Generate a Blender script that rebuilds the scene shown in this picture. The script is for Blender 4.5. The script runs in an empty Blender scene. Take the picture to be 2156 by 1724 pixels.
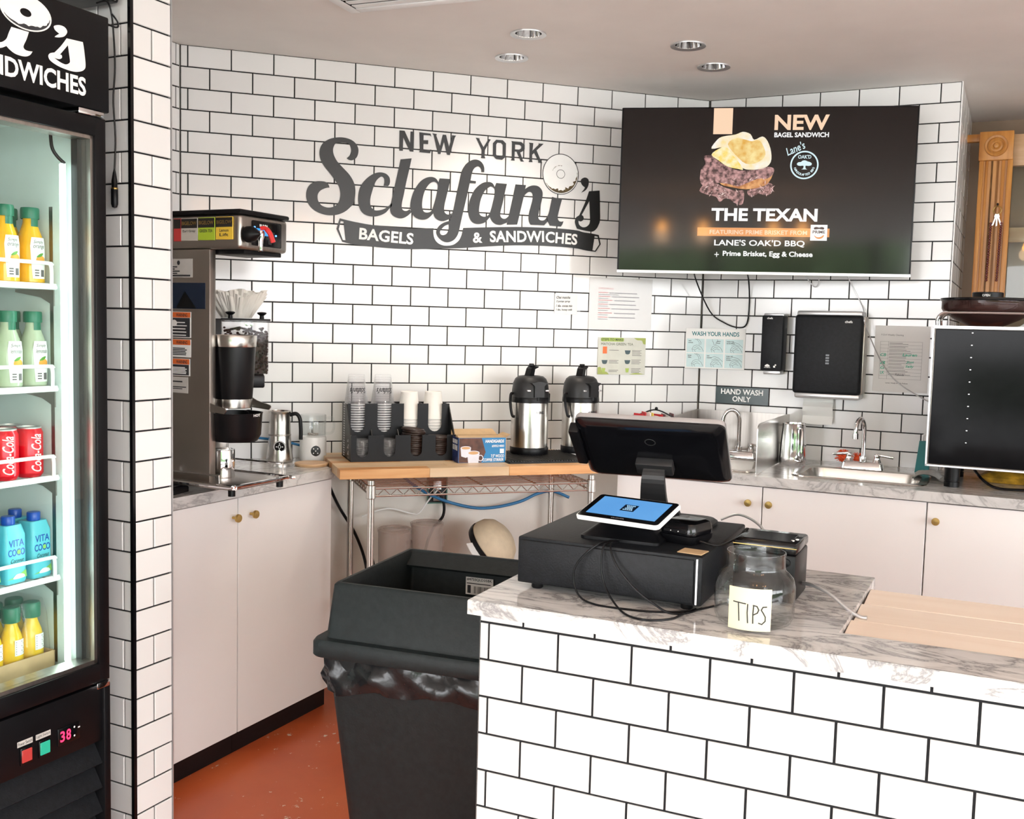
import bpy, bmesh, math, random
from mathutils import Matrix, Vector
from mathutils.geometry import tessellate_polygon
R = random.Random(7)
S = bpy.context.scene
C = S.collection
PI = math.pi
H = 2.43                      # ceiling height

# ---------------------------------------------------------------- camera
cam = bpy.data.cameras.new('camera')
cam.lens = 2145.6 / 2156 * 36
cam.sensor_width = 36
cam.clip_start = .05
co = bpy.data.objects.new('camera', cam)
C.objects.link(co)
_f = Vector((.31925, .94408, -.08204)).normalized()
_r0 = Vector((_f.y, -_f.x, 0)).normalized()
_u0 = _r0.cross(_f)
_ro = .02522
_r = _r0 * math.cos(_ro) + _u0 * math.sin(_ro)
_u = _u0 * math.cos(_ro) - _r0 * math.sin(_ro)
_m = Matrix((_r, _u, -_f)).transposed().to_4x4()
_m.translation = (-2.230, -4.0166, 1.4359)
co.matrix_world = _m
S.camera = co

# ---------------------------------------------------------------- world, daylight, exposure
S.view_settings.view_transform = 'Standard'
S.view_settings.look = 'None'
S.view_settings.gamma = 1
S.view_settings.use_curve_mapping = False
S.view_settings.exposure = 0.70
S.cycles.transparent_max_bounces = 96
W_ = bpy.data.worlds.new('sky')
S.world = W_
W_.use_nodes = True
_bg = W_.node_tree.nodes['Background']
_bg.inputs['Color'].default_value = (.965, .975, 1.0, 1)
_bg.inputs['Strength'].default_value = 7.5
def area_light(name, loc, rot, sx, sy, energy, col, portal=False):
    l = bpy.data.lights.new(name, 'AREA')
    l.shape = 'RECTANGLE'; l.size = sx; l.size_y = sy; l.energy = energy; l.color = col
    o = bpy.data.objects.new(name, l); C.objects.link(o)
    o.location = loc; o.rotation_euler = rot
    if portal: l.cycles.is_portal = True
    return o
area_light('daylight_portal', (.2, -7.55, 1.25), (PI / 2, 0, 0), 11, 2.4, 1, (1, 1, 1), True)
area_light('daylight_portal_side', (-5.9, -5.9, 1.25), (PI / 2, 0, -PI / 2), 3.8, 2.4, 1, (1, 1, 1), True)

# ---------------------------------------------------------------- materials
MT = {}
def _nt(name):
    m = bpy.data.materials.new(name); m.use_nodes = True
    nt = m.node_tree
    return m, nt, nt.nodes['Principled BSDF']
def mat(name, col=(.8, .8, .8), rough=.5, metal=0, var=.05, scale=25, bump=0, coat=0, emit=0, ecol=None, spec=.5, bscale=None, aniso=0, stretch=None, rvar=0):
    if name in MT: return MT[name]
    m, nt, b = _nt(name)
    N = nt.nodes; L = nt.links
    tc = N.new('ShaderNodeTexCoord'); mp = N.new('ShaderNodeMapping')
    L.new(tc.outputs['Object'], mp.inputs[0])
    if stretch: mp.inputs['Scale'].default_value = stretch
    nz = N.new('ShaderNodeTexNoise'); nz.inputs['Scale'].default_value = scale; nz.inputs['Detail'].default_value = 3
    L.new(mp.outputs[0], nz.inputs['Vector'])
    rp = N.new('ShaderNodeValToRGB')
    rp.color_ramp.elements[0].position = .3; rp.color_ramp.elements[1].position = .7
    rp.color_ramp.elements[0].color = tuple(c * (1 - var) for c in col) + (1,)
    rp.color_ramp.elements[1].color = tuple(min(1, c * (1 + var)) for c in col) + (1,)
    L.new(nz.outputs['Fac'], rp.inputs[0])
    L.new(rp.outputs[0], b.inputs['Base Color'])
    b.inputs['Roughness'].default_value = rough
    b.inputs['Metallic'].default_value = metal
    b.inputs['Specular IOR Level'].default_value = spec
    if rvar:
        mr = N.new('ShaderNodeMapRange'); mr.inputs[3].default_value = max(0, rough - rvar); mr.inputs[4].default_value = rough + rvar
        L.new(nz.outputs['Fac'], mr.inputs[0]); L.new(mr.outputs[0], b.inputs['Roughness'])
    if coat: b.inputs['Coat Weight'].default_value = coat; b.inputs['Coat Roughness'].default_value = .05
    if bump:
        n2 = N.new('ShaderNodeTexNoise'); n2.inputs['Scale'].default_value = bscale or scale * 3; n2.inputs['Detail'].default_value = 3
        L.new(mp.outputs[0], n2.inputs['Vector'])
        bp = N.new('ShaderNodeBump'); bp.inputs['Strength'].default_value = bump; bp.inputs['Distance'].default_value = .004
        L.new(n2.outputs['Fac'], bp.inputs['Height']); L.new(bp.outputs[0], b.inputs['Normal'])
    if emit:
        b.inputs['Emission Color'].default_value = tuple(ecol or col) + (1,)
        b.inputs['Emission Strength'].default_value = emit
    MT[name] = m
    return m
def glassy(name, tint=(.97, .98, .98), ior=1.45, rough=.02, body=0, bcol=(1, 1, 1)):
    if name in MT: return MT[name]
    m, nt, b = _nt(name)
    N = nt.nodes; L = nt.links
    tr = N.new('ShaderNodeBsdfTransparent'); tr.inputs[0].default_value = tint + (1,)
    gl = N.new('ShaderNodeBsdfGlossy'); gl.inputs['Roughness'].default_value = rough
    lw = N.new('ShaderNodeLayerWeight'); lw.inputs[0].default_value = .5
    pw = N.new('ShaderNodeMath'); pw.operation = 'POWER'; pw.inputs[1].default_value = 4.0; L.new(lw.outputs['Facing'], pw.inputs[0])
    fr = N.new('ShaderNodeMath'); fr.operation = 'MULTIPLY_ADD'; fr.inputs[1].default_value = .75; fr.inputs[2].default_value = ((ior - 1) / (ior + 1)) ** 2; L.new(pw.outputs[0], fr.inputs[0])
    mx = N.new('ShaderNodeMixShader')
    L.new(fr.outputs[0], mx.inputs[0]); L.new(tr.outputs[0], mx.inputs[1]); L.new(gl.outputs[0], mx.inputs[2])
    last = mx
    if body:
        df = N.new('ShaderNodeBsdfDiffuse')
        nz = N.new('ShaderNodeTexNoise'); nz.inputs['Scale'].default_value = 12
        rp = N.new('ShaderNodeValToRGB'); rp.color_ramp.elements[0].color = tuple(c * .93 for c in bcol) + (1,); rp.color_ramp.elements[1].color = tuple(bcol) + (1,)
        L.new(nz.outputs['Fac'], rp.inputs[0]); L.new(rp.outputs[0], df.inputs[0])
        m2 = N.new('ShaderNodeMixShader'); m2.inputs[0].default_value = body
        L.new(mx.outputs[0], m2.inputs[1]); L.new(df.outputs[0], m2.inputs[2]); last = m2
    L.new(last.outputs[0], N['Material Output'].inputs[0])
    MT[name] = m
    return m
def marble(name, base, vein, scale=3.0, rough=.12):
    m, nt, b = _nt(name); N = nt.nodes; L = nt.links
    tc = N.new('ShaderNodeTexCoord')
    n1 = N.new('ShaderNodeTexNoise'); n1.inputs['Scale'].default_value = scale; n1.inputs['Detail'].default_value = 8; n1.inputs['Roughness'].default_value = .65; n1.inputs['Distortion'].default_value = 1.2
    mp = N.new('ShaderNodeMapping'); mp.inputs['Scale'].default_value = (1, 2.4, 1.6); mp.inputs['Rotation'].default_value = (0, .3, .55)
    L.new(tc.outputs['Object'], mp.inputs[0]); L.new(mp.outputs[0], n1.inputs['Vector'])
    ab = N.new('ShaderNodeMath'); ab.operation = 'SUBTRACT'; ab.inputs[1].default_value = .5; L.new(n1.outputs['Fac'], ab.inputs[0])
    a2 = N.new('ShaderNodeMath'); a2.operation = 'ABSOLUTE'; L.new(ab.outputs[0], a2.inputs[0])
    rp = N.new('ShaderNodeValToRGB'); e = rp.color_ramp.elements
    e[0].position = 0; e[0].color = vein + (1,); e[1].position = .10; e[1].color = base + (1,)
    k = e.new(.03); k.color = tuple((a + b_ * 2) / 3 for a, b_ in zip(vein, base)) + (1,)
    L.new(a2.outputs[0], rp.inputs[0])
    n3 = N.new('ShaderNodeTexNoise'); n3.inputs['Scale'].default_value = 2.2; n3.inputs['Detail'].default_value = 4; L.new(tc.outputs['Object'], n3.inputs['Vector'])
    rp3 = N.new('ShaderNodeValToRGB'); rp3.color_ramp.elements[0].position = .35; rp3.color_ramp.elements[1].position = .7
    rp3.color_ramp.elements[0].color = (.86, .86, .87, 1); rp3.color_ramp.elements[1].color = (1, 1, 1, 1); L.new(n3.outputs['Fac'], rp3.inputs[0])
    mx = N.new('ShaderNodeMix'); mx.data_type = 'RGBA'; mx.blend_type = 'MULTIPLY'; mx.inputs[0].default_value = 1
    L.new(rp.outputs[0], mx.inputs[6]); L.new(rp3.outputs[0], mx.inputs[7]); L.new(mx.outputs[2], b.inputs['Base Color'])
    b.inputs['Roughness'].default_value = rough
    MT[name] = m
    return m
def wood(name, c0, c1, stretch=(2, 30, 30), scale=1.2, rough=.4):
    m, nt, b = _nt(name); N = nt.nodes; L = nt.links
    tc = N.new('ShaderNodeTexCoord'); mp = N.new('ShaderNodeMapping'); mp.inputs['Scale'].default_value = stretch
    oi = N.new('ShaderNodeObjectInfo')
    L.new(tc.outputs['Object'], mp.inputs[0]); L.new(oi.outputs['Random'], mp.inputs['Location'])
    nz = N.new('ShaderNodeTexNoise'); nz.inputs['Scale'].default_value = scale; nz.inputs['Detail'].default_value = 6; nz.inputs['Distortion'].default_value = .6
    L.new(mp.outputs[0], nz.inputs['Vector'])
    rp = N.new('ShaderNodeValToRGB'); rp.color_ramp.elements[0].position = .32; rp.color_ramp.elements[1].position = .68
    rp.color_ramp.elements[0].color = c0 + (1,); rp.color_ramp.elements[1].color = c1 + (1,)
    L.new(nz.outputs['Fac'], rp.inputs[0])
    hs = N.new('ShaderNodeHueSaturation'); mr = N.new('ShaderNodeMapRange'); mr.inputs[3].default_value = .85; mr.inputs[4].default_value = 1.12
    L.new(oi.outputs['Random'], mr.inputs[0]); L.new(mr.outputs[0], hs.inputs['Value']); L.new(rp.outputs[0], hs.inputs['Color'])
    L.new(hs.outputs[0], b.inputs['Base Color'])
    b.inputs['Roughness'].default_value = rough
    MT[name] = m
    return m
def tile_mat():
    m, nt, b = _nt('tile_white'); N = nt.nodes; L = nt.links
    oi = N.new('ShaderNodeObjectInfo')
    rp = N.new('ShaderNodeValToRGB'); rp.color_ramp.elements[0].color = (.795, .787, .775, 1); rp.color_ramp.elements[1].color = (.855, .850, .840, 1)
    L.new(oi.outputs['Random'], rp.inputs[0]); L.new(rp.outputs[0], b.inputs['Base Color'])
    tc = N.new('ShaderNodeTexCoord'); nz = N.new('ShaderNodeTexNoise'); nz.inputs['Scale'].default_value = 9
    L.new(tc.outputs['Object'], nz.inputs['Vector'])
    bp = N.new('ShaderNodeBump'); bp.inputs['Strength'].default_value = .12; bp.inputs['Distance'].default_value = .004
    L.new(nz.outputs['Fac'], bp.inputs['Height']); L.new(bp.outputs[0], b.inputs['Normal'])
    b.inputs['Roughness'].default_value = .13
    MT['tile'] = m
def floor_mat():
    m, nt, b = _nt('floor_epoxy'); N = nt.nodes; L = nt.links
    tc = N.new('ShaderNodeTexCoord')
    n1 = N.new('ShaderNodeTexNoise'); n1.inputs['Scale'].default_value = 3; n1.inputs['Detail'].default_value = 6; L.new(tc.outputs['Object'], n1.inputs['Vector'])
    r1 = N.new('ShaderNodeValToRGB'); r1.color_ramp.elements[0].position = .3; r1.color_ramp.elements[1].position = .7
    r1.color_ramp.elements[0].color = (.45, .076, .020, 1); r1.color_ramp.elements[1].color = (.57, .122, .036, 1); L.new(n1.outputs['Fac'], r1.inputs[0])
    n2 = N.new('ShaderNodeTexNoise'); n2.inputs['Scale'].default_value = 26; n2.inputs['Detail'].default_value = 5; n2.inputs['Roughness'].default_value = .7; L.new(tc.outputs['Object'], n2.inputs['Vector'])
    n3 = N.new('ShaderNodeTexNoise'); n3.inputs['Scale'].default_value = 2.2; L.new(tc.outputs['Object'], n3.inputs['Vector'])
    ml = N.new('ShaderNodeMath'); ml.operation = 'MULTIPLY_ADD'; ml.inputs[1].default_value = .35; L.new(n3.outputs['Fac'], ml.inputs[0]); L.new(n2.outputs['Fac'], ml.inputs[2])
    r2 = N.new('ShaderNodeValToRGB'); r2.color_ramp.elements[0].position = .835; r2.color_ramp.elements[1].position = .845; L.new(ml.outputs[0], r2.inputs[0])
    mx = N.new('ShaderNodeMix'); mx.data_type = 'RGBA'; L.new(r2.outputs[0], mx.inputs[0]); L.new(r1.outputs[0], mx.inputs[6]); mx.inputs[7].default_value = (.72, .62, .52, 1)
    L.new(mx.outputs[2], b.inputs['Base Color']); b.inputs['Roughness'].default_value = .33
    MT['floor'] = m
tile_mat(); floor_mat()
marble('marble', (.80, .775, .75), (.30, .29, .29), 4.2, .10)
marble('marble_back', (.66, .65, .63), (.38, .37, .36), 5.0, .18)
wood('butcher', (.55, .24, .07), (.72, .40, .17), (2, 25, 25))
wood('butcher_pale', (.70, .47, .26), (.80, .60, .38), (2, 25, 25))
wood('oak', (.42, .15, .025), (.66, .30, .07), (30, 30, 2), 1.0, .35)
wood('pine', (.55, .33, .17), (.68, .46, .27), (3, 25, 25))
wood('plywood', (.80, .66, .54), (.86, .74, .63), (2, 14, 14), 1.0, .6)
mat('grout', (.008, .008, .010), .9, bump=.3, scale=60)
mat('paint', (.74, .71, .66), .7, bump=.08, scale=6, bscale=150)
mat('paint_brown', (.33, .235, .165), .65, var=.1, scale=5)
mat('ceiling_paint', (.85, .81, .775), .8, var=.03, scale=4, bump=.06, bscale=180)
mat('laminate', (.82, .80, .785), .32, var=.015, scale=3)
mat('black', (.004, .004, .005), .38, var=.2, spec=.25)
mat('black_soft', (.008, .009, .011), .5, var=.25, bump=.15, scale=80, spec=.25)
mat('black_gloss', (.004, .004, .005), .14, var=.2, spec=.4)
mat('bin_plastic', (.011, .015, .016), .55, var=.2, bump=.12, scale=60, spec=.3)
mat('charcoal', (.018, .018, .019), .45, var=.15, spec=.4)
mat('steel', (.62, .60, .57), .24, 1, var=.02, scale=6)
mat('steel_dark', (.42, .39, .36), .33, 1, var=.08, stretch=(30, 1, 1), scale=4)
mat('chrome', (.80, .80, .81), .07, 1, var=.03)
mat('silver', (.66, .66, .67), .35, .8, var=.04)
mat('brass', (.55, .38, .13), .28, 1, var=.08)
mat('white_plastic', (.85, .85, .84), .35, var=.02)
mat('white_wire', (.88, .89, .88), .3, var=.02)
mat('paper', (.86, .855, .83), .75, var=.02, scale=8)
mat('paper_dim', (.74, .72, .69), .75, var=.03, scale=8)
mat('ink', (.03, .03, .035), .7, var=.15)
mat('ink_grey', (.13, .12, .12), .7, var=.1)
mat('vinyl', (.016, .016, .016), .38, var=.25, scale=5)
mat('white_ink', (.90, .90, .88), .5, var=.02)
mat('red', (.66, .02, .02), .35, var=.06)
mat('kraft', (.55, .37, .20), .8, var=.08, bump=.1)
glassy('glass')
glassy('pane', (.95, .985, .97), 1.35)
glassy('clear_plastic', (.975, .975, .98), 1.45, .05, .035, (.9, .9, .92))
glassy('milky', (.90, .87, .85), 1.4, .15, .20, (.70, .62, .58))
glassy('film', (.97, .97, .97), 1.30, .12, .02)
glassy('cup_clear', (.994, .994, .996), 1.30, .04, .012, (.95, .95, .97))
mat('zinc', (.70, .70, .71), .30, .55, var=.05)

# ---------------------------------------------------------------- mesh builder
TM = {}
def tgeo(s, bold, shear, space):
    k = (s, bold, shear, space)
    if k in TM: return TM[k]
    c = bpy.data.curves.new('t', 'FONT'); c.body = s; c.size = 1; c.offset = bold; c.shear = shear; c.space_character = space
    c.resolution_u = 3; c.fill_mode = 'FRONT'
    o = bpy.data.objects.new('t', c); C.objects.link(o)
    me = bpy.data.meshes.new_from_object(o)
    v = [(p.co.x, p.co.y) for p in me.vertices]; f = [tuple(p.vertices) for p in me.polygons]
    C.objects.unlink(o); bpy.data.objects.remove(o); bpy.data.curves.remove(c); bpy.data.meshes.remove(me)
    x0 = min(p[0] for p in v); x1 = max(p[0] for p in v); y0 = min(p[1] for p in v); y1 = max(p[1] for p in v)
    TM[k] = ([((p[0] - x0) / (x1 - x0), (p[1] - y0) / max(1e-6, y1 - y0)) for p in v], f, (x1 - x0) / max(1e-6, y1 - y0))
    return TM[k]
def smooth(pts, n=4):
    out = []; N = len(pts)
    for i in range(N):
        p1 = pts[i]; p2 = pts[(i + 1) % N]
        c1 = len(p1) > 2; c2 = len(p2) > 2
        p0 = p1 if c1 else pts[i - 1]; p3 = p2 if c2 else pts[(i + 2) % N]
        if c1 and c2: out.append((p1[0], p1[1])); continue
        for k in range(n):
            t = k / n
            out.append(tuple(.5 * (2 * p1[j] + (p2[j] - p0[j]) * t + (2 * p0[j] - 5 * p1[j] + 4 * p2[j] - p3[j]) * t * t + (3 * p1[j] - p0[j] - 3 * p2[j] + p3[j]) * t ** 3) for j in (0, 1)))
    return out
def spath(pts, n=6):
    P = [Vector(p) for p in pts]; out = []
    for i in range(len(P) - 1):
        p0 = P[max(0, i - 1)]; p1 = P[i]; p2 = P[i + 1]; p3 = P[min(len(P) - 1, i + 2)]
        for k in range(n):
            t = k / n
            out.append(.5 * (2 * p1 + (p2 - p0) * t + (2 * p0 - 5 * p1 + 4 * p2 - p3) * t * t + (3 * p1 - p0 - 3 * p2 + p3) * t ** 3))
    out.append(P[-1])
    return out
def rrect(x0, y0, x1, y1, r, n=5):
    o = []
    for cx, cy, a in ((x1 - r, y1 - r, 0), (x0 + r, y1 - r, PI / 2), (x0 + r, y0 + r, PI), (x1 - r, y0 + r, 1.5 * PI)):
        for k in range(n + 1):
            t = a + PI / 2 * k / n; o.append((cx + r * math.cos(t), cy + r * math.sin(t)))
    return o
def circ(cx, cy, rx, ry=None, n=24):
    ry = ry or rx
    return [(cx + rx * math.cos(2 * PI * k / n), cy + ry * math.sin(2 * PI * k / n)) for k in range(n)]
def XZ(y): return lambda a, b: (a, y, b)
def XY(z): return lambda a, b: (a, b, z)
def YZ(x): return lambda a, b: (x, a, b)
def subdiv(v, f, mx):
    v = [tuple(p[:2]) for p in v]; st = []; out = []; mid = {}
    for q in f:
        for k in range(1, len(q) - 1): st.append((q[0], q[k], q[k + 1]))
    while st:
        t = st.pop(); e = [(math.dist(v[t[i]], v[t[(i + 1) % 3]]), i) for i in range(3)]; d, i = max(e)
        if d < mx: out.append(t); continue
        a, b, c = t[i], t[(i + 1) % 3], t[(i + 2) % 3]; k = (min(a, b), max(a, b))
        if k not in mid: mid[k] = len(v); v.append(((v[a][0] + v[b][0]) / 2, (v[a][1] + v[b][1]) / 2))
        st += [(a, mid[k], c), (mid[k], b, c)]
    return v, out
class MB:
    def __init__(s, off=(0, 0, 0)): s.v = []; s.f = []; s.s = []; s.o = Vector(off)
    def add(s, v, f, sm=False, M=None):
        n = len(s.v)
        for p in v:
            p = Vector(p)
            if M: p = M @ p
            s.v.append(p + s.o)
        for q in f: s.f.append(tuple(n + i for i in q)); s.s.append(sm)
        return s
    def box(s, x0, y0, z0, x1, y1, z1, M=None):
        return s.add([(x0, y0, z0), (x1, y0, z0), (x1, y1, z0), (x0, y1, z0), (x0, y0, z1), (x1, y0, z1), (x1, y1, z1), (x0, y1, z1)],
                     [(0, 3, 2, 1), (4, 5, 6, 7), (0, 1, 5, 4), (1, 2, 6, 5), (2, 3, 7, 6), (3, 0, 4, 7)], False, M)
    def rbox(s, x0, y0, z0, x1, y1, z1, r=.004, seg=2, M=None):
        b = bmesh.new()
        bmesh.ops.create_cube(b, size=1)
        for v in b.verts: v.co = Vector(((x0 + x1) / 2 + v.co.x * (x1 - x0), (y0 + y1) / 2 + v.co.y * (y1 - y0), (z0 + z1) / 2 + v.co.z * (z1 - z0)))
        bmesh.ops.bevel(b, geom=list(b.edges), offset=r, segments=seg, affect='EDGES', profile=.5)
        b.verts.index_update()
        s.add([v.co.copy() for v in b.verts], [[v.index for v in f.verts] for f in b.faces], True, M); b.free()
        return s
    def lathe(s, prof, c=(0, 0, 0), n=24, M=None, sm=True, a0=0, a1=2 * PI):
        full = a1 - a0 > 6.28; m = n if full else n + 1; v = []; f = []
        for r, z in prof:
            for k in range(m):
                a = a0 + (a1 - a0) * k / n; v.append((c[0] + r * math.cos(a), c[1] + r * math.sin(a), c[2] + z))
        for i in range(len(prof) - 1):
            for k in range(n):
                k2 = (k + 1) % m; f.append((i * m + k, i * m + k2, (i + 1) * m + k2, (i + 1) * m + k))
        return s.add(v, f, sm, M)
    def cyl(s, c, r, h, n=20, M=None, r1=None):
        r1 = r if r1 is None else r1
        return s.lathe([(0.0001, 0), (r, 0), (r, .0001), (r1, h - .0001), (r1, h), (.0001, h)], c, n, M)
    def rod(s, a, b, r, n=8): return s.tube([a, b], r, n)
    def tube(s, pts, r, n=8, M=None, closed=False):
        P = [Vector(p) for p in pts]; N = len(P); v = []; f = []
        t0 = (P[1] - P[0]).normalized()
        u = t0.cross(Vector((0, 0, 1)))
        if u.length < .01: u = t0.cross(Vector((1, 0, 0)))
        u.normalize()
        for i, p in enumerate(P):
            if closed: t = (P[(i + 1) % N] - P[i - 1]).normalized()
            else: t = (P[min(N - 1, i + 1)] - P[max(0, i - 1)])
            if t.length < 1e-9: t = t0
            t = t.normalized()
            u = (u - t * u.dot(t))
            if u.length < 1e-6: u = t.orthogonal()
            u.normalize(); w = t.cross(u)
            rr = r[i] if isinstance(r, (list, tuple)) else r
            for k in range(n):
                a = 2 * PI * k / n; v.append(p + (u * math.cos(a) + w * math.sin(a)) * rr)
        for i in range(N if closed else N - 1):
            j = (i + 1) % N
            for k in range(n):
                k2 = (k + 1) % n; f.append((i * n + k, j * n + k, j * n + k2, i * n + k2))
        if not closed: f.append(tuple(range(n))); f.append(tuple((N - 1) * n + k for k in reversed(range(n))))
        return s.add(v, f, True, M)
    def fill(s, cons, fn, M=None, sd=0):
        fl = [p for c in cons for p in c]
        tr = tessellate_polygon([[Vector((p[0], p[1], 0)) for p in c] for c in cons])
        if sd: fl, tr = subdiv(fl, tr, sd)
        return s.add([fn(p[0], p[1]) for p in fl], [tuple(t) for t in tr], False, M)
    def prism(s, cons, fa, fb, M=None, sm=False):
        if not isinstance(cons[0][0], (list, tuple)): cons = [cons]
        s.fill(cons, fa, M); s.fill(cons, fb, M)
        for c in cons:
            n = len(c)
            s.add([fa(*p[:2]) for p in c] + [fb(*p[:2]) for p in c], [(i, (i + 1) % n, n + (i + 1) % n, n + i) for i in range(n)], sm, M)
        return s
    def loft(s, loops, cap0=False, cap1=False, M=None, sm=True):
        n = len(loops[0]); v = [p for l in loops for p in l]; f = []
        for i in range(len(loops) - 1):
            for k in range(n):
                k2 = (k + 1) % n; f.append((i * n + k, i * n + k2, (i + 1) * n + k2, (i + 1) * n + k))
        if cap0: f.append(tuple(range(n)))
        if cap1: f.append(tuple((len(loops) - 1) * n + k for k in range(n)))
        return s.add(v, f, sm, M)
    def text(s, t, fn, x, y, w=None, h=None, bold=0, shear=0, space=1, M=None, al='l', ang=0, sd=0):
        v, f, asp = tgeo(t, bold, shear, space)
        if w is None: w = h * asp
        if h is None: h = w / asp
        if al == 'c': x -= w / 2
        if al == 'r': x -= w
        ca, sa = math.cos(ang), math.sin(ang)
        q = [(x + p[0] * w * ca - p[1] * h * sa, y + p[0] * w * sa + p[1] * h * ca) for p in v]
        if sd: q, f = subdiv(q, f, sd)
        return s.add([fn(*p) for p in q], f, False, M)
    def quad(s, fn, x0, y0, x1, y1, M=None): return s.add([fn(x0, y0), fn(x1, y0), fn(x1, y1), fn(x0, y1)], [(0, 1, 2, 3)], False, M)
    def ball(s, c, r, n=12, sz=1, M=None):
        return s.lathe([(max(1e-4, r * math.sin(PI * k / 8)), -r * sz * math.cos(PI * k / 8)) for k in range(9)], c, n, M)
    def mesh(s, name):
        me = bpy.data.meshes.new(name)
        me.from_pydata([tuple(p) for p in s.v], [], s.f)
        me.polygons.foreach_set('use_smooth', s.s)
        me.validate(); me.update()
        return me
    def build(s, name, m, parent=None, M=None, label=None):
        me = s.mesh(name)
        me.materials.append(MT[m] if isinstance(m, str) else m)
        b = bmesh.new(); b.from_mesh(me)
        if not any(f.normal.length == 0 for f in b.faces): pass
        bmesh.ops.remove_doubles(b, verts=b.verts, dist=1e-6)
        bmesh.ops.recalc_face_normals(b, faces=b.faces)
        for e in b.edges:
            if len(e.link_faces) == 2 and e.calc_face_angle(0) > .7: e.smooth = False
        b.to_mesh(me); b.free()
        o = bpy.data.objects.new(name, me); C.objects.link(o)
        if M is not None: o.matrix_local = M
        if parent: o.parent = parent
        if label: o['label'] = label
        return o
# frames: A = logo wall, B = sink wall, L = left wall, I = island
aI = .75442
def fr(x, y, a): return Matrix.Translation((x, y, 0)) @ Matrix.Rotation(a, 4, 'Z')
FA = Matrix.Identity(4); FB = fr(0, 0, -PI / 4); FL = fr(-2.187, 0, PI / 4); FI = fr(-1.6036, -2.0484, -aI)
def tag(o, label, cat, group=None):
    o['label'] = label; o['category'] = cat
    if group: o['group'] = group
    return o
def thing(name, label, cat, F=FA, loc=(0, 0, 0), rz=0, group=None):
    o = bpy.data.objects.new(name, None); o.empty_display_size = .05; C.objects.link(o)
    o.matrix_world = F @ Matrix.Translation(loc) @ Matrix.Rotation(rz, 4, 'Z')
    return tag(o, label, cat, group)
def solo(name, mb, m, label, cat, F=FA, loc=(0, 0, 0), rz=0, group=None):
    return tag(mb.build(name, m, None, F @ Matrix.Translation(loc) @ Matrix.Rotation(rz, 4, 'Z')), label, cat, group)
def struct(name, mb, m, F=FA):
    o = mb.build(name, m, None, F); o['kind'] = 'structure'; return o
def copy_tree(o, parent=None):
    c = o.copy(); C.objects.link(c); c.parent = parent
    for ch in list(o.children): copy_tree(ch, c)
    return c
def dup(o, F, loc, rz=0, label=None, group=None):
    c = copy_tree(o); c.matrix_world = F @ Matrix.Translation(loc) @ Matrix.Rotation(rz, 4, 'Z')
    if label: c['label'] = label
    if group: c['group'] = group
    return c

# ================================================================ STRUCTURE
fl = MB().box(-8, -2.75, -.06, 9, 5, 0)
struct('floor', fl, 'floor')
mat('dining_floor', (.62, .59, .55), .35, var=.06, scale=3)
struct('floor_dining', MB().box(-8, -8.2, -.06, 9, -2.75, 0), 'dining_floor')
DL = [(-1.063, -.639), (-1.017, -.322), (-.502, -.733), (-.275, -.513)]
ce = MB(); cons = [[(-8, -8.0), (9, -8.0), (9, 5), (-8, 5)]] + [circ(x, y, .046, n=28) for x, y in DL]
ce.prism(cons, XY(H), XY(H + .02))
struct('ceiling', ce, 'ceiling_paint')
struct('ceiling_deck', MB().box(-8, -8.0, H + .16, 9, 5, H + .2), 'ceiling_paint')
# rest of the room behind the viewer, open to the street side
mat('street', (.42, .42, .42), .8, var=.1, scale=2)
struct('ground_outside', MB().box(-40, -45, -.12, 40, -8.2, -.06), 'street')
struct('wall_far_left', MB().box(-6.1, -4.0, 0, -6, 4, H), 'paint')  # unseen wall, its length set to limit daylight from the left side
struct('wall_far_right', MB().box(6, -8, 0, 6.1, 4.5, H), 'paint')
struct('wall_far_back', MB().box(-6, 3.9, 0, 6, 4, H), 'paint')
# storefront mullions
mat('hedge_green', (.12, .20, .09), .8, var=.6, scale=3)
def foliage(name, label, cat, x0, x1, y, z1, nx_, seed):
    R3 = random.Random(seed); m = MB(); hv = []
    for j in range(10):
        for i in range(nx_): hv.append((x0 + (x1 - x0) * i / (nx_ - 1), y - .5 * math.sin(j * .35) * j * .1 + R3.uniform(-.3, .3), -.05 + z1 * j / 9 + (R3.uniform(-.3, .3) * z1 * .2 if j == 9 else 0)))
    m.add(hv, [(j * nx_ + i, j * nx_ + i + 1, (j + 1) * nx_ + i + 1, (j + 1) * nx_ + i) for j in range(9) for i in range(nx_ - 1)], True)
    o = m.build(name, 'hedge_green'); o['kind'] = 'stuff'; o['label'] = label; o['category'] = cat
foliage('hedge', 'clipped low green hedge across the street outside', 'hedge', -14, 14, -14, 1.1, 60, 1)
foliage('tree_row', 'tall leafy tree row beyond the street hedge', 'trees', -10, -3.4, -15, 4.6, 24, 2)
sf = MB()
for i in range(7): sf.box(-5.5 + i * 1.85, -7.7, 0, -5.42 + i * 1.85, -7.62, H)
sf.box(-5.5, -7.7, 0, 5.6, -7.62, .12)
o = struct('window_1', sf, 'black')
TLM = {}
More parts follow.
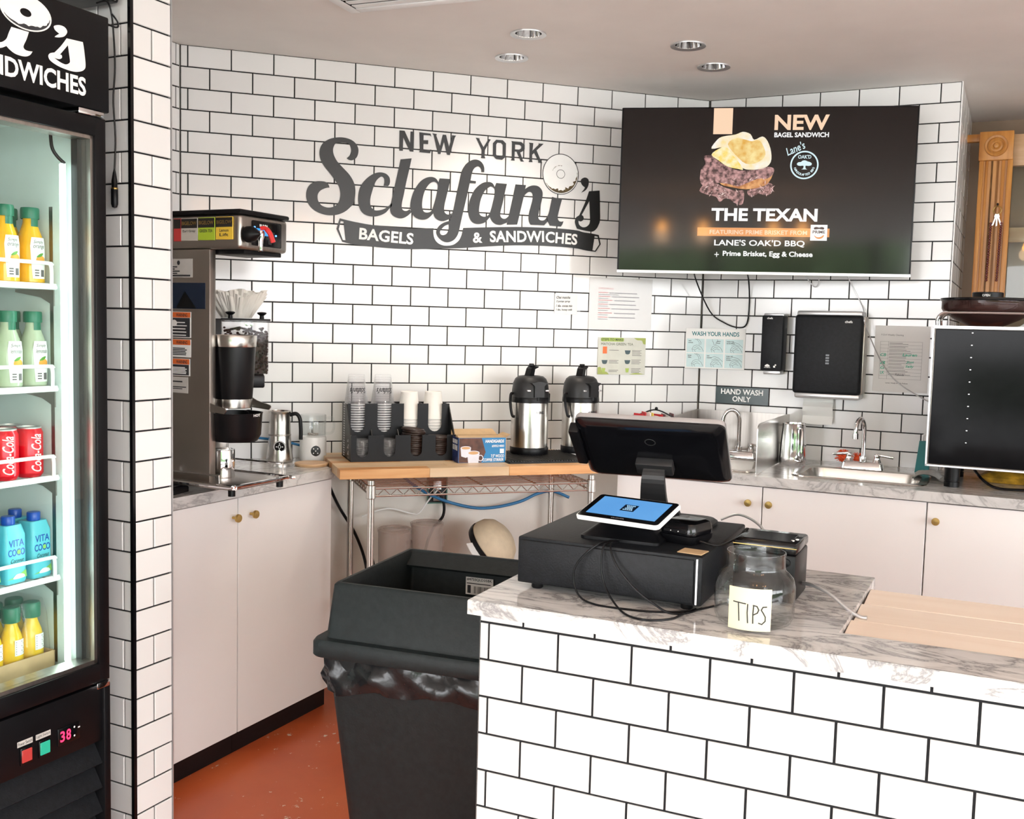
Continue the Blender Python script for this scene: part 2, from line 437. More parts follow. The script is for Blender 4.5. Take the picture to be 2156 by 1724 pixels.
def tile_mesh(w, h, d=.008, b=.0016):
    k = (round(w, 4), round(h, 4))
    if k in TLM: return TLM[k]
    m = MB(); x = w / 2; z = h / 2
    v = [(sx * x, d, sz * z) for sx, sz in ((-1, -1), (1, -1), (1, 1), (-1, 1))]
    v += [(sx * x, b, sz * z) for sx, sz in ((-1, -1), (1, -1), (1, 1), (-1, 1))]
    v += [(sx * (x - b), 0, sz * (z - b)) for sx, sz in ((-1, -1), (1, -1), (1, 1), (-1, 1))]
    f = [(8, 9, 10, 11)]
    for i in range(4):
        j = (i + 1) % 4; f += [(i, j, 4 + j, 4 + i), (4 + i, 4 + j, 8 + j, 8 + i)]
    m.add(v, f)
    me = m.mesh('tile'); me.materials.append(MT['tile'])
    bm = bmesh.new(); bm.from_mesh(me); bmesh.ops.recalc_face_normals(bm, faces=bm.faces)
    n = bm.faces[:]; 
    bm.to_mesh(me); bm.free()
    TLM[k] = me
    return me
TW, TH, GAP = .1544, .07723, .0044
def tiles(parent, x0, x1, ztop, rows, h=TH, w=TW, j0=0, T=None, odd=0, zclip=0):
    """courses of running bond, row 0 at the top; j0 = joint phase of even rows, odd rows shifted half a tile"""
    T = T or Matrix.Identity(4); n = 0
    for r in range(rows):
        za = ztop - r * h; zb = za - h
        if zb < zclip: zb = zclip
        ph = j0 + (w / 2 if (r + odd) % 2 else 0)
        k = math.floor((x0 - ph) / w)
        while True:
            a = ph + k * w; b = a + w; k += 1
            if a >= x1 - .004: break
            a = max(a, x0); b = min(b, x1)
            if b - a < .008: continue
            o = bpy.data.objects.new('tile', tile_mesh(b - a - GAP, za - zb - GAP)); C.objects.link(o)
            o.parent = parent
            o.matrix_local = T @ Matrix.Translation(((a + b) / 2, R.uniform(-.0004, .0004), (za + zb) / 2)) @ Matrix.Rotation(R.uniform(-.004, .004), 4, 'Z') @ Matrix.Rotation(R.uniform(-.003, .003), 4, 'X')
            n += 1
    return n
# logo wall
wa = struct('wall_back', MB().box(-2.30, .012, 0, .06, .1, H), 'paint')
MB().box(-2.187, .0045, H - 20 * TH, 0, .0118, H).build('grout_bed', 'grout', wa)
tiles(wa, -2.187, -.0015, H, 20, j0=.0009)
# sink wall (with its return side)
wb = struct('wall_right', MB().box(0.005, .012, 0, 1.0, .83, H), 'paint', FB)
MB().box(0, .0045, H - 20 * TH, 1.0045, .0118, H).build('grout_bed', 'grout', wb)
tiles(wb, .0015, 1.004, H, 20, j0=.0025)
MB().box(1.0, .004, H - 20 * TH, 1.0035, .83, H).build('grout_bed', 'grout', wb)
tiles(wb, 0.008, .82, H, 20, j0=.02, T=Matrix.Translation((1.008, 0, 0)) @ Matrix.Rotation(PI / 2, 4, 'Z'))
MB().box(1.004, -.002, .9, 1.0085, .004, H).build('edge_trim', 'white_plastic', wb)
# left wall
wl = struct('wall_left', MB().box(-2.4, .012, 0, .02, .1, H), 'paint', FL)
MB().box(-.66, .0045, H - 20 * TH, 0, .0118, H).build('grout_bed', 'grout', wl)
tiles(wl, -.66, -.0015, H, 20, j0=-.02)
# stub wall with tiled end, beside the fridge
ZP = 2.1496 + 4 * .0773
wp = struct('wall_end', MB().box(-.999, -.813, 0, -.883, 0, H), 'paint', FL)
MB().box(-1.0, -.8205, 0, -.880, -.813, H).build('grout_bed', 'grout', wp)
MB().box(-1.0035, -.813, 0, -.999, -.30, H).build('grout_bed', 'grout', wp)
TE = Matrix.Translation((-1.002, -.825, 0))
for r in range(32):                      # end face: whole tile, then two halves
    za = ZP - r * .0773; zb = za - .0773
    if za > H: za = H
    if zb < 0: zb = .001
    if za - zb < .01: continue
    for a, b in (((0, .064), (.064, .128)) if r % 2 == 0 else ((0, .128),)):
        o = bpy.data.objects.new('tile', tile_mesh(b - a - GAP, za - zb - GAP)); C.objects.link(o); o.parent = wp
        o.matrix_local = TE @ Matrix.Translation(((a + b) / 2, R.uniform(-.0003, .0003), (za + zb) / 2)) @ Matrix.Rotation(R.uniform(-.004, .004), 4, 'Z')
TS = Matrix.Translation((-1.008, -.30, 0)) @ Matrix.Rotation(-PI / 2, 4, 'Z')
tiles(wp, .2, .519, ZP, 32, h=.0773, j0=.49, T=TS)
MB().box(-1.0105, -.8275, 0, -1.001, -.818, H).build('edge_trim', 'black_gloss', wp)
MB().box(-.8745, -.826, 0, -.872, -.813, H).build('edge_trim', 'silver', wp)
# alcove to the right with timber door casing
struct('wall_alcove', MB().box(1.0, .85, 0, 1.9, .95, H), 'paint_brown', FB)
struct('wall_alcove_shade', MB().box(1.82, .02, 0, 1.9, .85, H), 'paint_brown', FB)  # unseen wall, added to keep light out and darken the alcove
dc = struct('door_1', MB().box(1.064, .497, .9, 1.192, .53, 2.20), 'oak', FB)
j = MB()
for x0, x1, t in ((1.062, 1.080, .028), (1.086, 1.098, .022), (1.106, 1.120, .018), (1.128, 1.144, .018), (1.150, 1.164, .022), (1.172, 1.194, .028)): j.rbox(x0, .505 - t + .01, .9, x1, .515, 2.205, .003)
j.build('fluted_jamb', 'oak', dc)
rb = MB().rbox(1.058, .478, 2.195, 1.192, .53, 2.318, .004).build('rosette_block', 'oak', dc)
ro = MB().lathe([(.046, 0), (.044, .006), (.036, .004), (.031, .009), (.025, .004), (.018, .006), (.013, .003), (.009, .009), (.0001, .011)], n=28, M=Matrix.Translation((1.125, .478, 2.256)) @ Matrix.Rotation(PI / 2, 4, 'X'))
ro.build('rosette', 'oak', rb)
MB().rbox(1.0, .53, 2.285, 1.07, .56, 2.318, .003).build('head_stub', 'oak', dc)
MB().rbox(1.19, .56, 2.18, 1.815, .60, 2.315, .003).build('head_board', 'pine', dc)
MB().rbox(1.19, .66, 1.86, 1.815, .70, 1.925, .003, M=Matrix.Translation((0, 0, 0))).build('rail', 'pine', dc)
MB().box(1.18, .63, .9, 1.815, .634, 2.2).build('door_pane', 'pane', dc)

# downlights
mat('bulb', (1, .97, .92), .5, emit=6, ecol=(1, .93, .84))
mat('bulb_off', (.8, .8, .78), .3)
for i, (x, y) in enumerate(DL):
    lit = i < 2
    t = thing('recessed_downlight', ('lit recessed downlight nearer the vent, farther from the logo wall', 'lit recessed downlight closest to the logo wall above the lettering', 'unlit recessed downlight left of its pair, above the television', 'unlit recessed downlight closest to the wall corner above the television')[i], 'ceiling light', FA, (x, y, H), 0, 'downlights in the ceiling')
    MB().lathe([(.046, -.001), (.062, -.005), (.0625, -.002), (.061, .0003), (.046, .0003), (.046, -.001)], n=32).build('trim_ring', 'silver', t)
    MB().lathe([(.046, 0), (.043, .03), (.034, .07), (.030, .085)], n=32).build('reflector', 'chrome', t)
    MB().lathe([(.034, .082), (.028, .070), (.014, .063), (.0001, .061)], n=20).build('bulb', 'bulb' if lit else 'bulb_off', t)
    if lit:
        l = bpy.data.lights.new('downlight_lamp', 'SPOT'); l.energy = 11; l.color = (1, .88, .74); l.spot_size = 1.9; l.spot_blend = .8; l.shadow_soft_size = .04
        lo = bpy.data.objects.new('downlight_lamp', l); C.objects.link(lo); lo.location = (x, y, H - .012)
# ceiling vent
t = thing('ceiling_vent', 'white square louvred air vent at the ceiling edge', 'vent', FA, (-1.673, -.668, H), -.70)
M_ = Matrix.Rotation(0, 4, 'Z')
v = MB()
for a, b, c, d in ((0, -.5, .035, 0), (.465, -.5, .5, 0), (.035, -.035, .465, 0), (.035, -.5, .465, -.465)): v.rbox(a, b, -.014, c, d, -.001, .003)
v.build('frame', 'white_plastic', t)
for k in range(11): MB().box(.04, -.066 - k * .038, -.012, .46, -.042 - k * .038, -.009, ).build('slat', 'white_plastic', t)
MB().box(.035, -.465, -.004, .465, -.035, -.002).build('backing', 'charcoal', t)

# pendant lamps over the customer side (seen mirrored in the television)
mat('filament', (1, .45, .12), .5, emit=30, ecol=(1, .42, .10))
for i, (x, y) in enumerate(((-2.02, -3.41), (-1.76, -3.55), (-1.31, -3.76), (-1.13, -3.85))):
    t = thing('pendant_lamp', ('leftmost', 'second', 'third', 'rightmost')[i] + ' amber filament pendant over the customer side, mirrored in the television', 'pendant light', FA, (x, y, 2.2), 0, 'pendants over the customer side')
    MB().rod((0, 0, .06), (0, 0, H - 2.2), .003).build('cord', 'black', t)
    MB().lathe([(.012, .02), (.014, .06), (.004, .066)], n=14).build('socket', 'black', t)
    MB().lathe([(.0001, -.05), (.018, -.046), (.028, -.028), (.028, -.012), (.014, .014), (.012, .02)], n=18).build('bulb', 'filament', t)
    l = bpy.data.lights.new('pendant_glow', 'POINT'); l.energy = .7; l.color = (1, .62, .34); l.shadow_soft_size = .05
    lo = bpy.data.objects.new('pendant_glow', l); C.objects.link(lo); lo.location = (x, y, 2.12)

# ================================================================ LOGO ON THE WALL
SH={'script':[[[(-15748,20653,1),(-15632,20766),(-15574,20939),(-15604,21105),(-15680,21210),(-15872,21234),(-16148,21194),(-16242,21065),(-16272,20906),(-16228,20721),(-16098,20501),(-15861,20266),(-15623,20030),(-15459,19767),(-15391,19497),(-15398,19221),(-15449,18963),(-15565,18807),(-15778,18615),(-16055,18482),(-16352,18433),(-16628,18459),(-16925,18568),(-17136,18744),(-17243,18936),(-17282,19143),(-17247,19375),(-17123,19571),(-16914,19689),(-16704,19714),(-16535,19694),(-16439,19617),(-16389,19494,1),(-16532,19464),(-16722,19367),(-16826,19235),(-16845,19087),(-16812,18942),(-16695,18802),(-16483,18727),(-16271,18754),(-16101,18860),(-16007,19034),(-15974,19269),(-16012,19498),(-16089,19651),(-16197,19801),(-16369,20020),(-16561,20236),(-16711,20455),(-16780,20658),(-16788,20845),(-16738,21037),(-16613,21202),(-16383,21346),(-16087,21422),(-15811,21428),(-15554,21361),(-15380,21227),(-15292,21045),(-15300,20855),(-15374,20691),(-15523,20596),(-15651,20597)]],[[(-14286,19697,1),(-14255,19827),(-14268,19976),(-14345,20045),(-14433,20018),(-14562,19892),(-14657,19694),(-14740,19412),(-14792,19195),(-14799,18982),(-14754,18835),(-14632,18736),(-14479,18734),(-14283,18788),(-14109,18895),(-13935,19056,1),(-13933,18949,1),(-14052,18813,1),(-14193,18654),(-14433,18533),(-14694,18482),(-14956,18524),(-15132,18642),(-15231,18828),(-15277,19059),(-15266,19335),(-15209,19572),(-15082,19793),(-14889,19997),(-14653,20151),(-14413,20211),(-14194,20173),(-14060,20054),(-14025,19907),(-14045,19777),(-14099,19699,1)]],[[(-13619,20772,1),(-13174,20846,1),(-13263,20408),(-13375,19904),(-13464,19425),(-13536,19075),(-13533,18870),(-13453,18787),(-13332,18783),(-13224,18854,1),(-13143,18747,1),(-13281,18609),(-13448,18506),(-13623,18472),(-13835,18531),(-13975,18669),(-14008,18871),(-13947,19166),(-13853,19639),(-13735,20200)]],[[(-12023,20145,1),(-11572,20148,1),(-11648,19776),(-11728,19435),(-11793,19143),(-11813,18925),(-11778,18807),(-11689,18745),(-11588,18746),(-11489,18800,1),(-11522,18605,1),(-11660,18530),(-11809,18473),(-11960,18467),(-12099,18520),(-12200,18615),(-12253,18755,1),(-12387,18604),(-12534,18505),(-12707,18471),(-12881,18499),(-13031,18586),(-13151,18727,1),(-13195,18962),(-13170,19225),(-13096,19490),(-12977,19736),(-12785,19986),(-12565,20132),(-12343,20178),(-12167,20123),(-12065,19987,1)],[(-12240,19992),(-12127,19947),(-12087,19842),(-12108,19650),(-12165,19359),(-12247,19067),(-12294,18921),(-12366,18809),(-12514,18764),(-12639,18793),(-12703,18920),(-12719,19110),(-12687,19374),(-12605,19641),(-12485,19840),(-12363,19955)]],[[(-10165,20515,1),(-10294,20518,1),(-10296,20615),(-10362,20707),(-10465,20723),(-10590,20642),(-10676,20467),(-10737,20149,1),(-10507,20136,1),(-10513,20044,1),(-10768,20039,1),(-10848,19635),(-10940,19219),(-11033,18802),(-11125,18362),(-11194,18043),(-11291,17844),(-11440,17703),(-11641,17633),(-11843,17671),(-12022,17807),(-12113,17971),(-12091,18140),(-11981,18291),(-11808,18408),(-11571,18494,1),(-11536,18629,1),(-11464,18826),(-11394,19119),(-11304,19606),(-11212,20045),(-11125,20459),(-11023,20671),(-10900,20824),(-10725,20945),(-10548,20994),(-10368,20959),(-10237,20848),(-10170,20696)],[(-11593,18360,1),(-11755,18291),(-11903,18150),(-11964,18027),(-11924,17932),(-11823,17909),(-11698,17968),(-11625,18093),(-11591,18240)]],[[(-9648,20123,1),(-9188,20116,1),(-9262,19790),(-9335,19408),(-9410,19092),(-9445,18890),(-9413,18769),(-9317,18706),(-9199,18721),(-9080,18822,1),(-9147,18561,1),(-9253,18511),(-9417,18450),(-9607,18458),(-9750,18539),(-9835,18645),(-9885,18742,1),(-9987,18614),(-10125,18496),(-10334,18433),(-10544,18451),(-10698,18574),(-10784,18768),(-10813,19008),(-10772,19275),(-10686,19544),(-10552,19794),(-10348,20005),(-10141,20118),(-9931,20144),(-9788,20087),(-9710,19960,1)],[(-9903,19958),(-9785,19944),(-9707,19849),(-9718,19605),(-9770,19359),(-9834,19089),(-9911,18863),(-10014,18768),(-10154,18738),(-10296,18796),(-10346,18926),(-10339,19125),(-10287,19415),(-10199,19641),(-10087,19825)]],[[(-8819,20123,1),(-8360,20121,1),(-8401,19957,1),(-8243,20068),(-8052,20132),(-7834,20113),(-7681,19993),(-7622,19818),(-7649,19580),(-7714,19306),(-7775,19054),(-7794,18873),(-7747,18763),(-7636,18724),(-7515,18754),(-7409,18873,1),(-7356,18717,1),(-7521,18534,1),(-8123,18528,1),(-8191,18648),(-8220,18826),(-8190,19053),(-8125,19303),(-8061,19576),(-8066,19755),(-8116,19842),(-8213,19862),(-8332,19794),(-8436,19665),(-8490,19460),(-8576,19075),(-8640,18780),(-8704,18503,1),(-9161,18471,1),(-9082,18822),(-8998,19228),(-8913,19634)]],[[(-7202,19720,1),(-6993,19677),(-6752,19674,1),(-6836,19359),(-6912,19037),(-6931,18877),(-6879,18760),(-6779,18727),(-6669,18751,1),(-6702,18640),(-6773,18523,1),(-7277,18534,1),(-7380,18727,1),(-7432,18837,1),(-7341,19035),(-7276,19332)]],[[(-5916,19967,1),(-5778,20134),(-5751,20209,1),(-5869,20285),(-5944,20410),(-5920,20530),(-5765,20611),(-5620,20563),(-5578,20435),(-5609,20250),(-5718,20085)]],[[(-5559,20056,1),(-5075,20119,1),(-5046,19681),(-5026,19286),(-5012,18890),(-5077,18674),(-5173,18510),(-5329,18396),(-5546,18398),(-5836,18435),(-6053,18476,1),(-6130,18643),(-6157,18773),(-6111,18933),(-5971,19033,1),(-5810,19371),(-5677,19694)],[(-5531,19651,1),(-5470,18864,1),(-5499,18704),(-5639,18577),(-5811,18555),(-5958,18652),(-5998,18808,1),(-5876,18788),(-5764,18874),(-5783,19004),(-5856,19053,1),(-5694,19351)]]],'banner':[[[(-15985,18340,1),(-15418,18241),(-14664,18151),(-13826,18125),(-13078,18105),(-12233,18162,1),(-12237,17979),(-12187,17761),(-12056,17596),(-11850,17508),(-11619,17502),(-11389,17555),(-11186,17713),(-11086,17891),(-11038,18066),(-11003,18241,1),(-9980,18322),(-8749,18404),(-7786,18434),(-6807,18441),(-6063,18406),(-5775,18346),(-5399,18313),(-5049,18265,1),(-4948,17885,1),(-5169,17555,1),(-5606,17588),(-6156,17667),(-7276,17690),(-8248,17677),(-9253,17617),(-10149,17529),(-11079,17429),(-12408,17334),(-13063,17290),(-13813,17279),(-14652,17311),(-15407,17359),(-15878,17443,1),(-16107,17930,1)],[(-15947,18240,1),(-15839,18230,1),(-15747,17509,1),(-15855,17516,1),(-16016,17923,1)],[(-5236,18215,1),(-5104,18195,1),(-5012,17881,1),(-5200,17601,1),(-5317,17614,1)]]],'city':[[[(-13680,21887,1),(-13476,21890,1),(-13244,21431,1),(-13237,21882,1),(-13096,21885,1),(-13106,21103,1),(-13253,21106,1),(-13524,21619,1),(-13533,21106,1),(-13679,21101,1)]],[[(-12881,21883,1),(-12423,21865,1),(-12391,21740,1),(-12445,21792,1),(-12706,21785,1),(-12708,21587,1),(-12516,21602,1),(-12519,21446,1),(-12705,21445,1),(-12707,21204,1),(-12494,21207,1),(-12382,21249,1),(-12432,21098,1),(-12876,21106,1),(-12848,21165,1)]],[[(-12358,21884,1),(-12171,21871,1),(-12187,21799,1),(-12027,21400,1),(-11926,21869,1),(-11791,21868,1),(-11656,21406,1),(-11550,21808,1),(-11557,21871,1),(-11377,21874,1),(-11429,21790,1),(-11597,21162,1),(-11619,21089,1),(-11731,21094,1),(-11753,21150,1),(-11870,21597,1),(-11987,21175,1),(-12006,21096,1),(-12111,21094,1),(-12121,21150,1),(-12297,21804,1)]],[[(-10557,21861,1),(-10392,21845,1),(-10397,21793,1),(-10221,21513,1),(-10044,21801,1),(-10036,21845,1),(-9922,21840,1),(-9966,21764,1),(-10157,21402,1),(-10166,21141,1),(-10128,21072,1),(-10325,21071,1),(-10304,21131,1),(-10301,21391,1),(-10503,21779,1)]],[[(-8282,21846,1),(-8092,21841,1),(-8097,21782,1),(-8121,21531,1),(-7852,21801,1),(-7870,21844,1),(-7640,21848,1),(-7739,21751,1),(-7941,21559,1),(-7721,21119,1),(-7671,21064,1),(-7863,21065,1),(-7849,21125,1),(-8049,21448,1),(-8126,21369,1),(-8126,21134,1),(-8102,21068,1),(-8276,21064,1),(-8246,21125,1),(-8249,21785,1)]],[[(-9690,21850,1),(-9411,21852,1),(-9268,21733,1),(-9269,21194,1),(-9422,21066,1),(-9671,21077,1),(-9823,21211,1),(-9826,21703,1)],[(-9641,21732,1),(-9486,21736,1),(-9406,21664,1),(-9402,21257,1),(-9487,21178,1),(-9627,21188,1),(-9682,21265,1),(-9685,21656,1)]],[[(-9043,21844,1),(-8613,21843,1),(-8469,21738,1),(-8464,21563,1),(-8556,21468,1),(-8649,21417,1),(-8530,21118,1),(-8466,21064,1),(-8614,21059,1),(-8806,21434,1),(-8885,21442,1),(-8893,21135,1),(-8875,21072,1),(-9048,21071,1),(-9012,21141,1),(-9010,21782,1)],[(-8877,21720,1),(-8689,21720,1),(-8608,21668,1),(-8615,21580,1),(-8699,21530,1),(-8878,21530,1)]]],'fsign':[[[(-13713,20366,1),(-13287,20369,1),(-13347,20202),(-13423,20045),(-13399,19982),(-13318,19968),(-13203,19982,1),(-13270,19890),(-13402,19830),(-13611,19828),(-13753,19881),(-13838,19941,1),(-13940,19882),(-14033,19852,1),(-14031,19974,1),(-13938,20000),(-13835,20091),(-13778,20227)]],[[(-12638,20674),(-12499,20725),(-12359,20712),(-12298,20628),(-12379,20514),(-12520,20454),(-12632,20434,1),(-12615,20460,1),(-12510,20537,1),(-12604,20576),(-12647,20622)]],[[(-12318,20487,1),(-11877,20517,1),(-11843,20353),(-11806,20025),(-11848,19912),(-11976,19839),(-12175,19800),(-12458,19815),(-12649,19856),(-12768,19912),(-12804,19988),(-12757,20056),(-12645,20098,1),(-12470,20284)],[(-12284,20345,1),(-12235,20040,1),(-12244,19972),(-12352,19911),(-12509,19931),(-12647,19984,1),(-12526,19985),(-12447,20032),(-12455,20087),(-12498,20091,1)]]]}
def shp(key): return [[smooth([(p[0] * 1e-4, p[1] * 1e-4) + tuple(p[2:]) for p in q]) for q in r] for r in SH[key]]
lg = thing('wall_sign', 'black vinyl bagel shop logo lettered across the tiled wall', 'sign', FA, (-1.1, -.002, 1.7))
def rel(fn, o): 
    return lambda a, b: tuple(Vector(fn(a, b)) - Vector(o))
LO = (-1.1, -.002, 1.7)
m = MB()
for c in shp('script'): m.fill(c, rel(XZ(-.0022), LO))
m.build('script_lettering', 'vinyl', lg)
for w_, idx in (('new_lettering', (0, 1, 2)), ('york_lettering', (3, 4, 5, 6))):
    m = MB()
    for i_ in idx: m.fill(shp('city')[i_], rel(XZ(-.0022), LO))
    m.build(w_, 'vinyl', lg)
m = MB(); m.fill(shp('banner')[0], rel(XZ(-.0022), LO)); bn = m.build('banner', 'vinyl', lg)
for s, x0, z0, x1, z1, h in (('BAGELS', -1.523, 1.757, -1.306, 1.746, .046), ('&', -1.058, 1.766, -1.018, 1.768, .042), ('SANDWI', -.986, 1.772, -.7505, 1.784, .047), ('CHES', -.7455, 1.784, -.603, 1.779, .046)):
    a = math.atan2(z1 - z0, x1 - x0); m = MB()
    m.text(s, rel(XZ(-.0034), LO), x0, z0, math.hypot(x1 - x0, z1 - z0), h, bold=.028, ang=a, space=1.02)
    m.build('banner_lettering', 'white_ink', bn)
bg = MB(); bg.fill([circ(-.685, 2.067, .078, .081, 40)], rel(XZ(-.0018), LO)); bgo = bg.build('bagel_emblem', 'white_ink', lg)
m = MB()
m.fill([circ(-.685, 2.067, .0805, .0835, 44), circ(-.685, 2.067, .0775, .0805, 44)], rel(XZ(-.0026), LO))
m.fill([circ(-.685, 2.0675, .019, .0185, 20), circ(-.685, 2.0675, .0172, .0167, 20)], rel(XZ(-.0026), LO))
m.build('outline', 'vinyl', bgo)
mat('bagel_brown', (.10, .065, .02), .6, var=.4, scale=60)
m = MB(); oo = []; ii = []
for k in range(37):
    a = -2.6 + k * 2.75 / 36; r = .0745
    oo.append((-.685 + r * math.cos(a), 2.067 + r * 1.035 * math.sin(a)))
    w = max(.002, .020 * math.sin(PI * k / 36) ** 1.5) * R.uniform(.35, 1.3)
    ii.append((-.685 + (r - w) * math.cos(a), 2.067 + (r - w) * 1.035 * math.sin(a)))
m.fill([oo + ii[::-1]], rel(XZ(-.0027), LO))
for k in range(9):
    a = 2.7 - k * .16; m.fill([circ(-.688 + .036 * math.cos(a), 2.066 + .036 * math.sin(a), R.uniform(.001, .0028), R.uniform(.0008, .002), 6)], rel(XZ(-.0027), LO))
m.build('shading', 'bagel_brown', bgo)

# ================================================================ TELEVISION
TV={'meat':[(-2358,1325),(-2071,1354),(-1893,1210),(-1422,923),(-958,780),(-390,810),(2,925),(316,868),(298,639),(79,467),(-261,466),(-821,234),(-1047,176),(-1510,289),(-1970,287),(-2254,171),(-2463,343),(-2452,806),(-2289,1037)],'bunb':[(-1686,375),(-1116,463),(182,696),(169,353),(-134,151),(-699,62),(-1275,146),(-1623,231)],'meat2':[(-2478,-4),(-2258,286),(-1855,288),(-1620,173),(-1097,3),(-782,4),(-790,-486),(-1018,-516),(-1254,-345),(-1486,-288),(-1682,-434),(-1834,-232),(-2183,-147)],'meat3':[(-640,5),(-246,122),(29,324),(316,239),(301,-48),(107,-164),(-236,-108),(-516,-225)],'egg':[(-2072,1383),(-1794,1612),(-1510,1669),(-1269,1382),(-969,1038),(-845,809),(-1018,837),(-1422,923),(-1775,1153)],'bunt':[(-2081,1613),(-1921,1900),(-1699,2071),(-1188,2155),(-907,2257),(-619,2171),(-468,1953),(-162,2078),(44,1895),(192,1496),(193,1097),(-52,868),(-504,810),(-848,866),(-1145,1153),(-1389,1497),(-1625,1670)],'gold':[(-1458,1784),(-1182,2012),(-781,1954),(-551,1897),(-326,1953),(-149,1782),(-18,1382),(-289,1096),(-741,1039),(-1155,1382)]}
FT = Matrix.Translation((-.035, -.517, 1.981)) @ Matrix.Rotation(-.4783, 4, 'Z')
tv = tag(bpy.data.objects.new('television', None), 'large black flat-screen television hung across the corner showing a sandwich menu', 'television')
C.objects.link(tv); tv.matrix_world = FT
m = MB(); m.rbox(-.56, 0, -.322, .56, .03, .322, .004); m.rbox(-.40, .03, -.25, .40, .07, .12, .012); m.build('casing', 'black', tv)
mat('screen_glass', (.008, .006, .006), .08, var=.1, spec=.45)
MB().rbox(-.554, -.002, -.312, .554, .001, .317, .0008, 1).build('screen', 'screen_glass', tv)
MB().box(-.56, -.003, -.3225, .56, .0, -.312).build('lower_bezel', 'silver', tv)
def emat(n, c, e, c2=None, sc=40):
    m, nt, b = _nt(n); N = nt.nodes; L = nt.links
    nz = N.new('ShaderNodeTexNoise'); nz.inputs['Scale'].default_value = sc; nz.inputs['Detail'].default_value = 5
    tc = N.new('ShaderNodeTexCoord'); L.new(tc.outputs['Object'], nz.inputs['Vector'])
    rp = N.new('ShaderNodeValToRGB'); rp.color_ramp.elements[0].position = .35; rp.color_ramp.elements[1].position = .65
    rp.color_ramp.elements[0].color = tuple(c) + (1,); rp.color_ramp.elements[1].color = tuple(c2 or c) + (1,)
    L.new(nz.outputs['Fac'], rp.inputs[0]); L.new(rp.outputs[0], b.inputs['Emission Color'])
    b.inputs['Emission Strength'].default_value = e; b.inputs['Base Color'].default_value = (.02, .02, .02, 1); b.inputs['Roughness'].default_value = .1
    MT[n] = m
EM = .58
emat('tv_white', (1, 1, 1), EM); emat('tv_peach', (1, .70, .48), EM); emat('tv_orange', (.92, .36, .10), EM * .9)
emat('tv_meat', (.04, .01, .012), EM, (.62, .33, .32), 70); emat('tv_bun', (1, .78, .35), EM, (.98, .95, .88), 22); emat('tv_gold', (.80, .42, .06), EM, (1, .82, .36), 30)
emat('tv_egg', (1, .72, .12), EM, (1, .93, .6), 50); emat('tv_crust', (.42, .13, .03), EM, (.85, .42, .15), 45); emat('tv_cyan', (.72, .93, .98), EM)
def tvp(name, mt, fn):
    m = MB(); fn(m); return m.build(name, mt, tv)
Z1 = XZ(-.0028); Z2 = XZ(-.0034); Z3 = XZ(-.0040); Z4 = XZ(-.0046)
def tvs(k): return [smooth([(p[0] * 1e-4, p[1] * 1e-4) for p in TV[k]], 3)]
tvp('peach_stripe', 'tv_peach', lambda m: m.quad(Z1, -.2039, .2174, -.1312, .3165))
tvp('headline', 'tv_peach', lambda m: m.text('NEW', Z1, .0277, .2317, .2046, .058, bold=.03))
for nm_, tx_, x_, z_, w_, h_, b_ in (('caption', 'BAGEL SANDWICH', .0287, .2045, .2037, .0187, .03), ('dish_name', 'THE TEXAN', -.1979, -.116, .4026, .0496, .035), ('supplier_line', "LANE'S OAK'D BBQ", -.1829, -.2156, .3446, .0272, .02), ('plus_sign', '+', -.18, -.256, .017, .019, 0), ('ingredients_line', 'Prime Brisket, Egg & Cheese', -.1483, -.2577, .3418, .0262, .03)):
    tvp(nm_, 'tv_white', lambda m: m.text(tx_, Z1, x_, z_, w_, h_, bold=b_))
tvp('ribbon', 'tv_orange', lambda m: m.quad(Z1, -.2496, -.1749, .2521, -.142))
tvp('ribbon_text', 'tv_peach', lambda m: m.text('FEATURING PRIME BRISKET FROM', Z2, -.202, -.1675, .3707, .0168, bold=.02))
tvp('sponsor_card', 'tv_white', lambda m: m.quad(Z2, .1811, -.1885, .2438, -.1278))
mat('tv_dark', (.05, .02, .02), .3); mat('tv_pink', (.7, .2, .22), .3)
tvp('sponsor_text', 'tv_dark', lambda m: (m.text('PRIME', Z3, .1894, -.161, .0465, .0114, bold=.02), m.fill([smooth([(.1935, -.139), (.203, -.136), (.2125, -.1385), (.222, -.136), (.2315, -.139), (.229, -.146), (.2125, -.1435), (.196, -.146)], 2)], Z3)))
tvp('sponsor_chilli', 'tv_orange', lambda m: m.fill([smooth([(.195, -.168), (.206, -.175), (.22, -.174), (.232, -.166), (.228, -.177), (.214, -.182), (.202, -.178)], 3)], Z3))
tvp('round_logo', 'tv_cyan', lambda m: (m.fill([circ(.1463, .0995, .0532, .054, 40), circ(.1463, .0995, .0475, .0483, 40)], Z1), m.text("OAK'D", Z1, .1215, .1235, .0495, .0145, bold=.02), m.text("Lane's", Z1, .083, .134, .073, .031, bold=.01, shear=.2, ang=.42),
    m.fill([smooth([(.122, .098), (.118, .104), (.124, .110), (.133, .111), (.139, .116), (.149, .117), (.158, .113), (.166, .111), (.174, .105), (.171, .098), (.160, .096), (.151, .097), (.152, .086), (.158, .083), (.135, .083), (.142, .086), (.143, .097), (.132, .096)], 2)], Z1),
    [m.text(ch, Z1, .1463 + .0405 * math.cos(a) - .003 * math.cos(a + PI / 2), .0995 + .0411 * math.sin(a) - .003 * math.sin(a + PI / 2), None, .0085, bold=.03, ang=a + PI / 2) for ch, a in zip('HANDCRAFTED BBQ', [PI + .35 + k * (PI - .7) / 14 for k in range(15)]) if ch != ' ']))
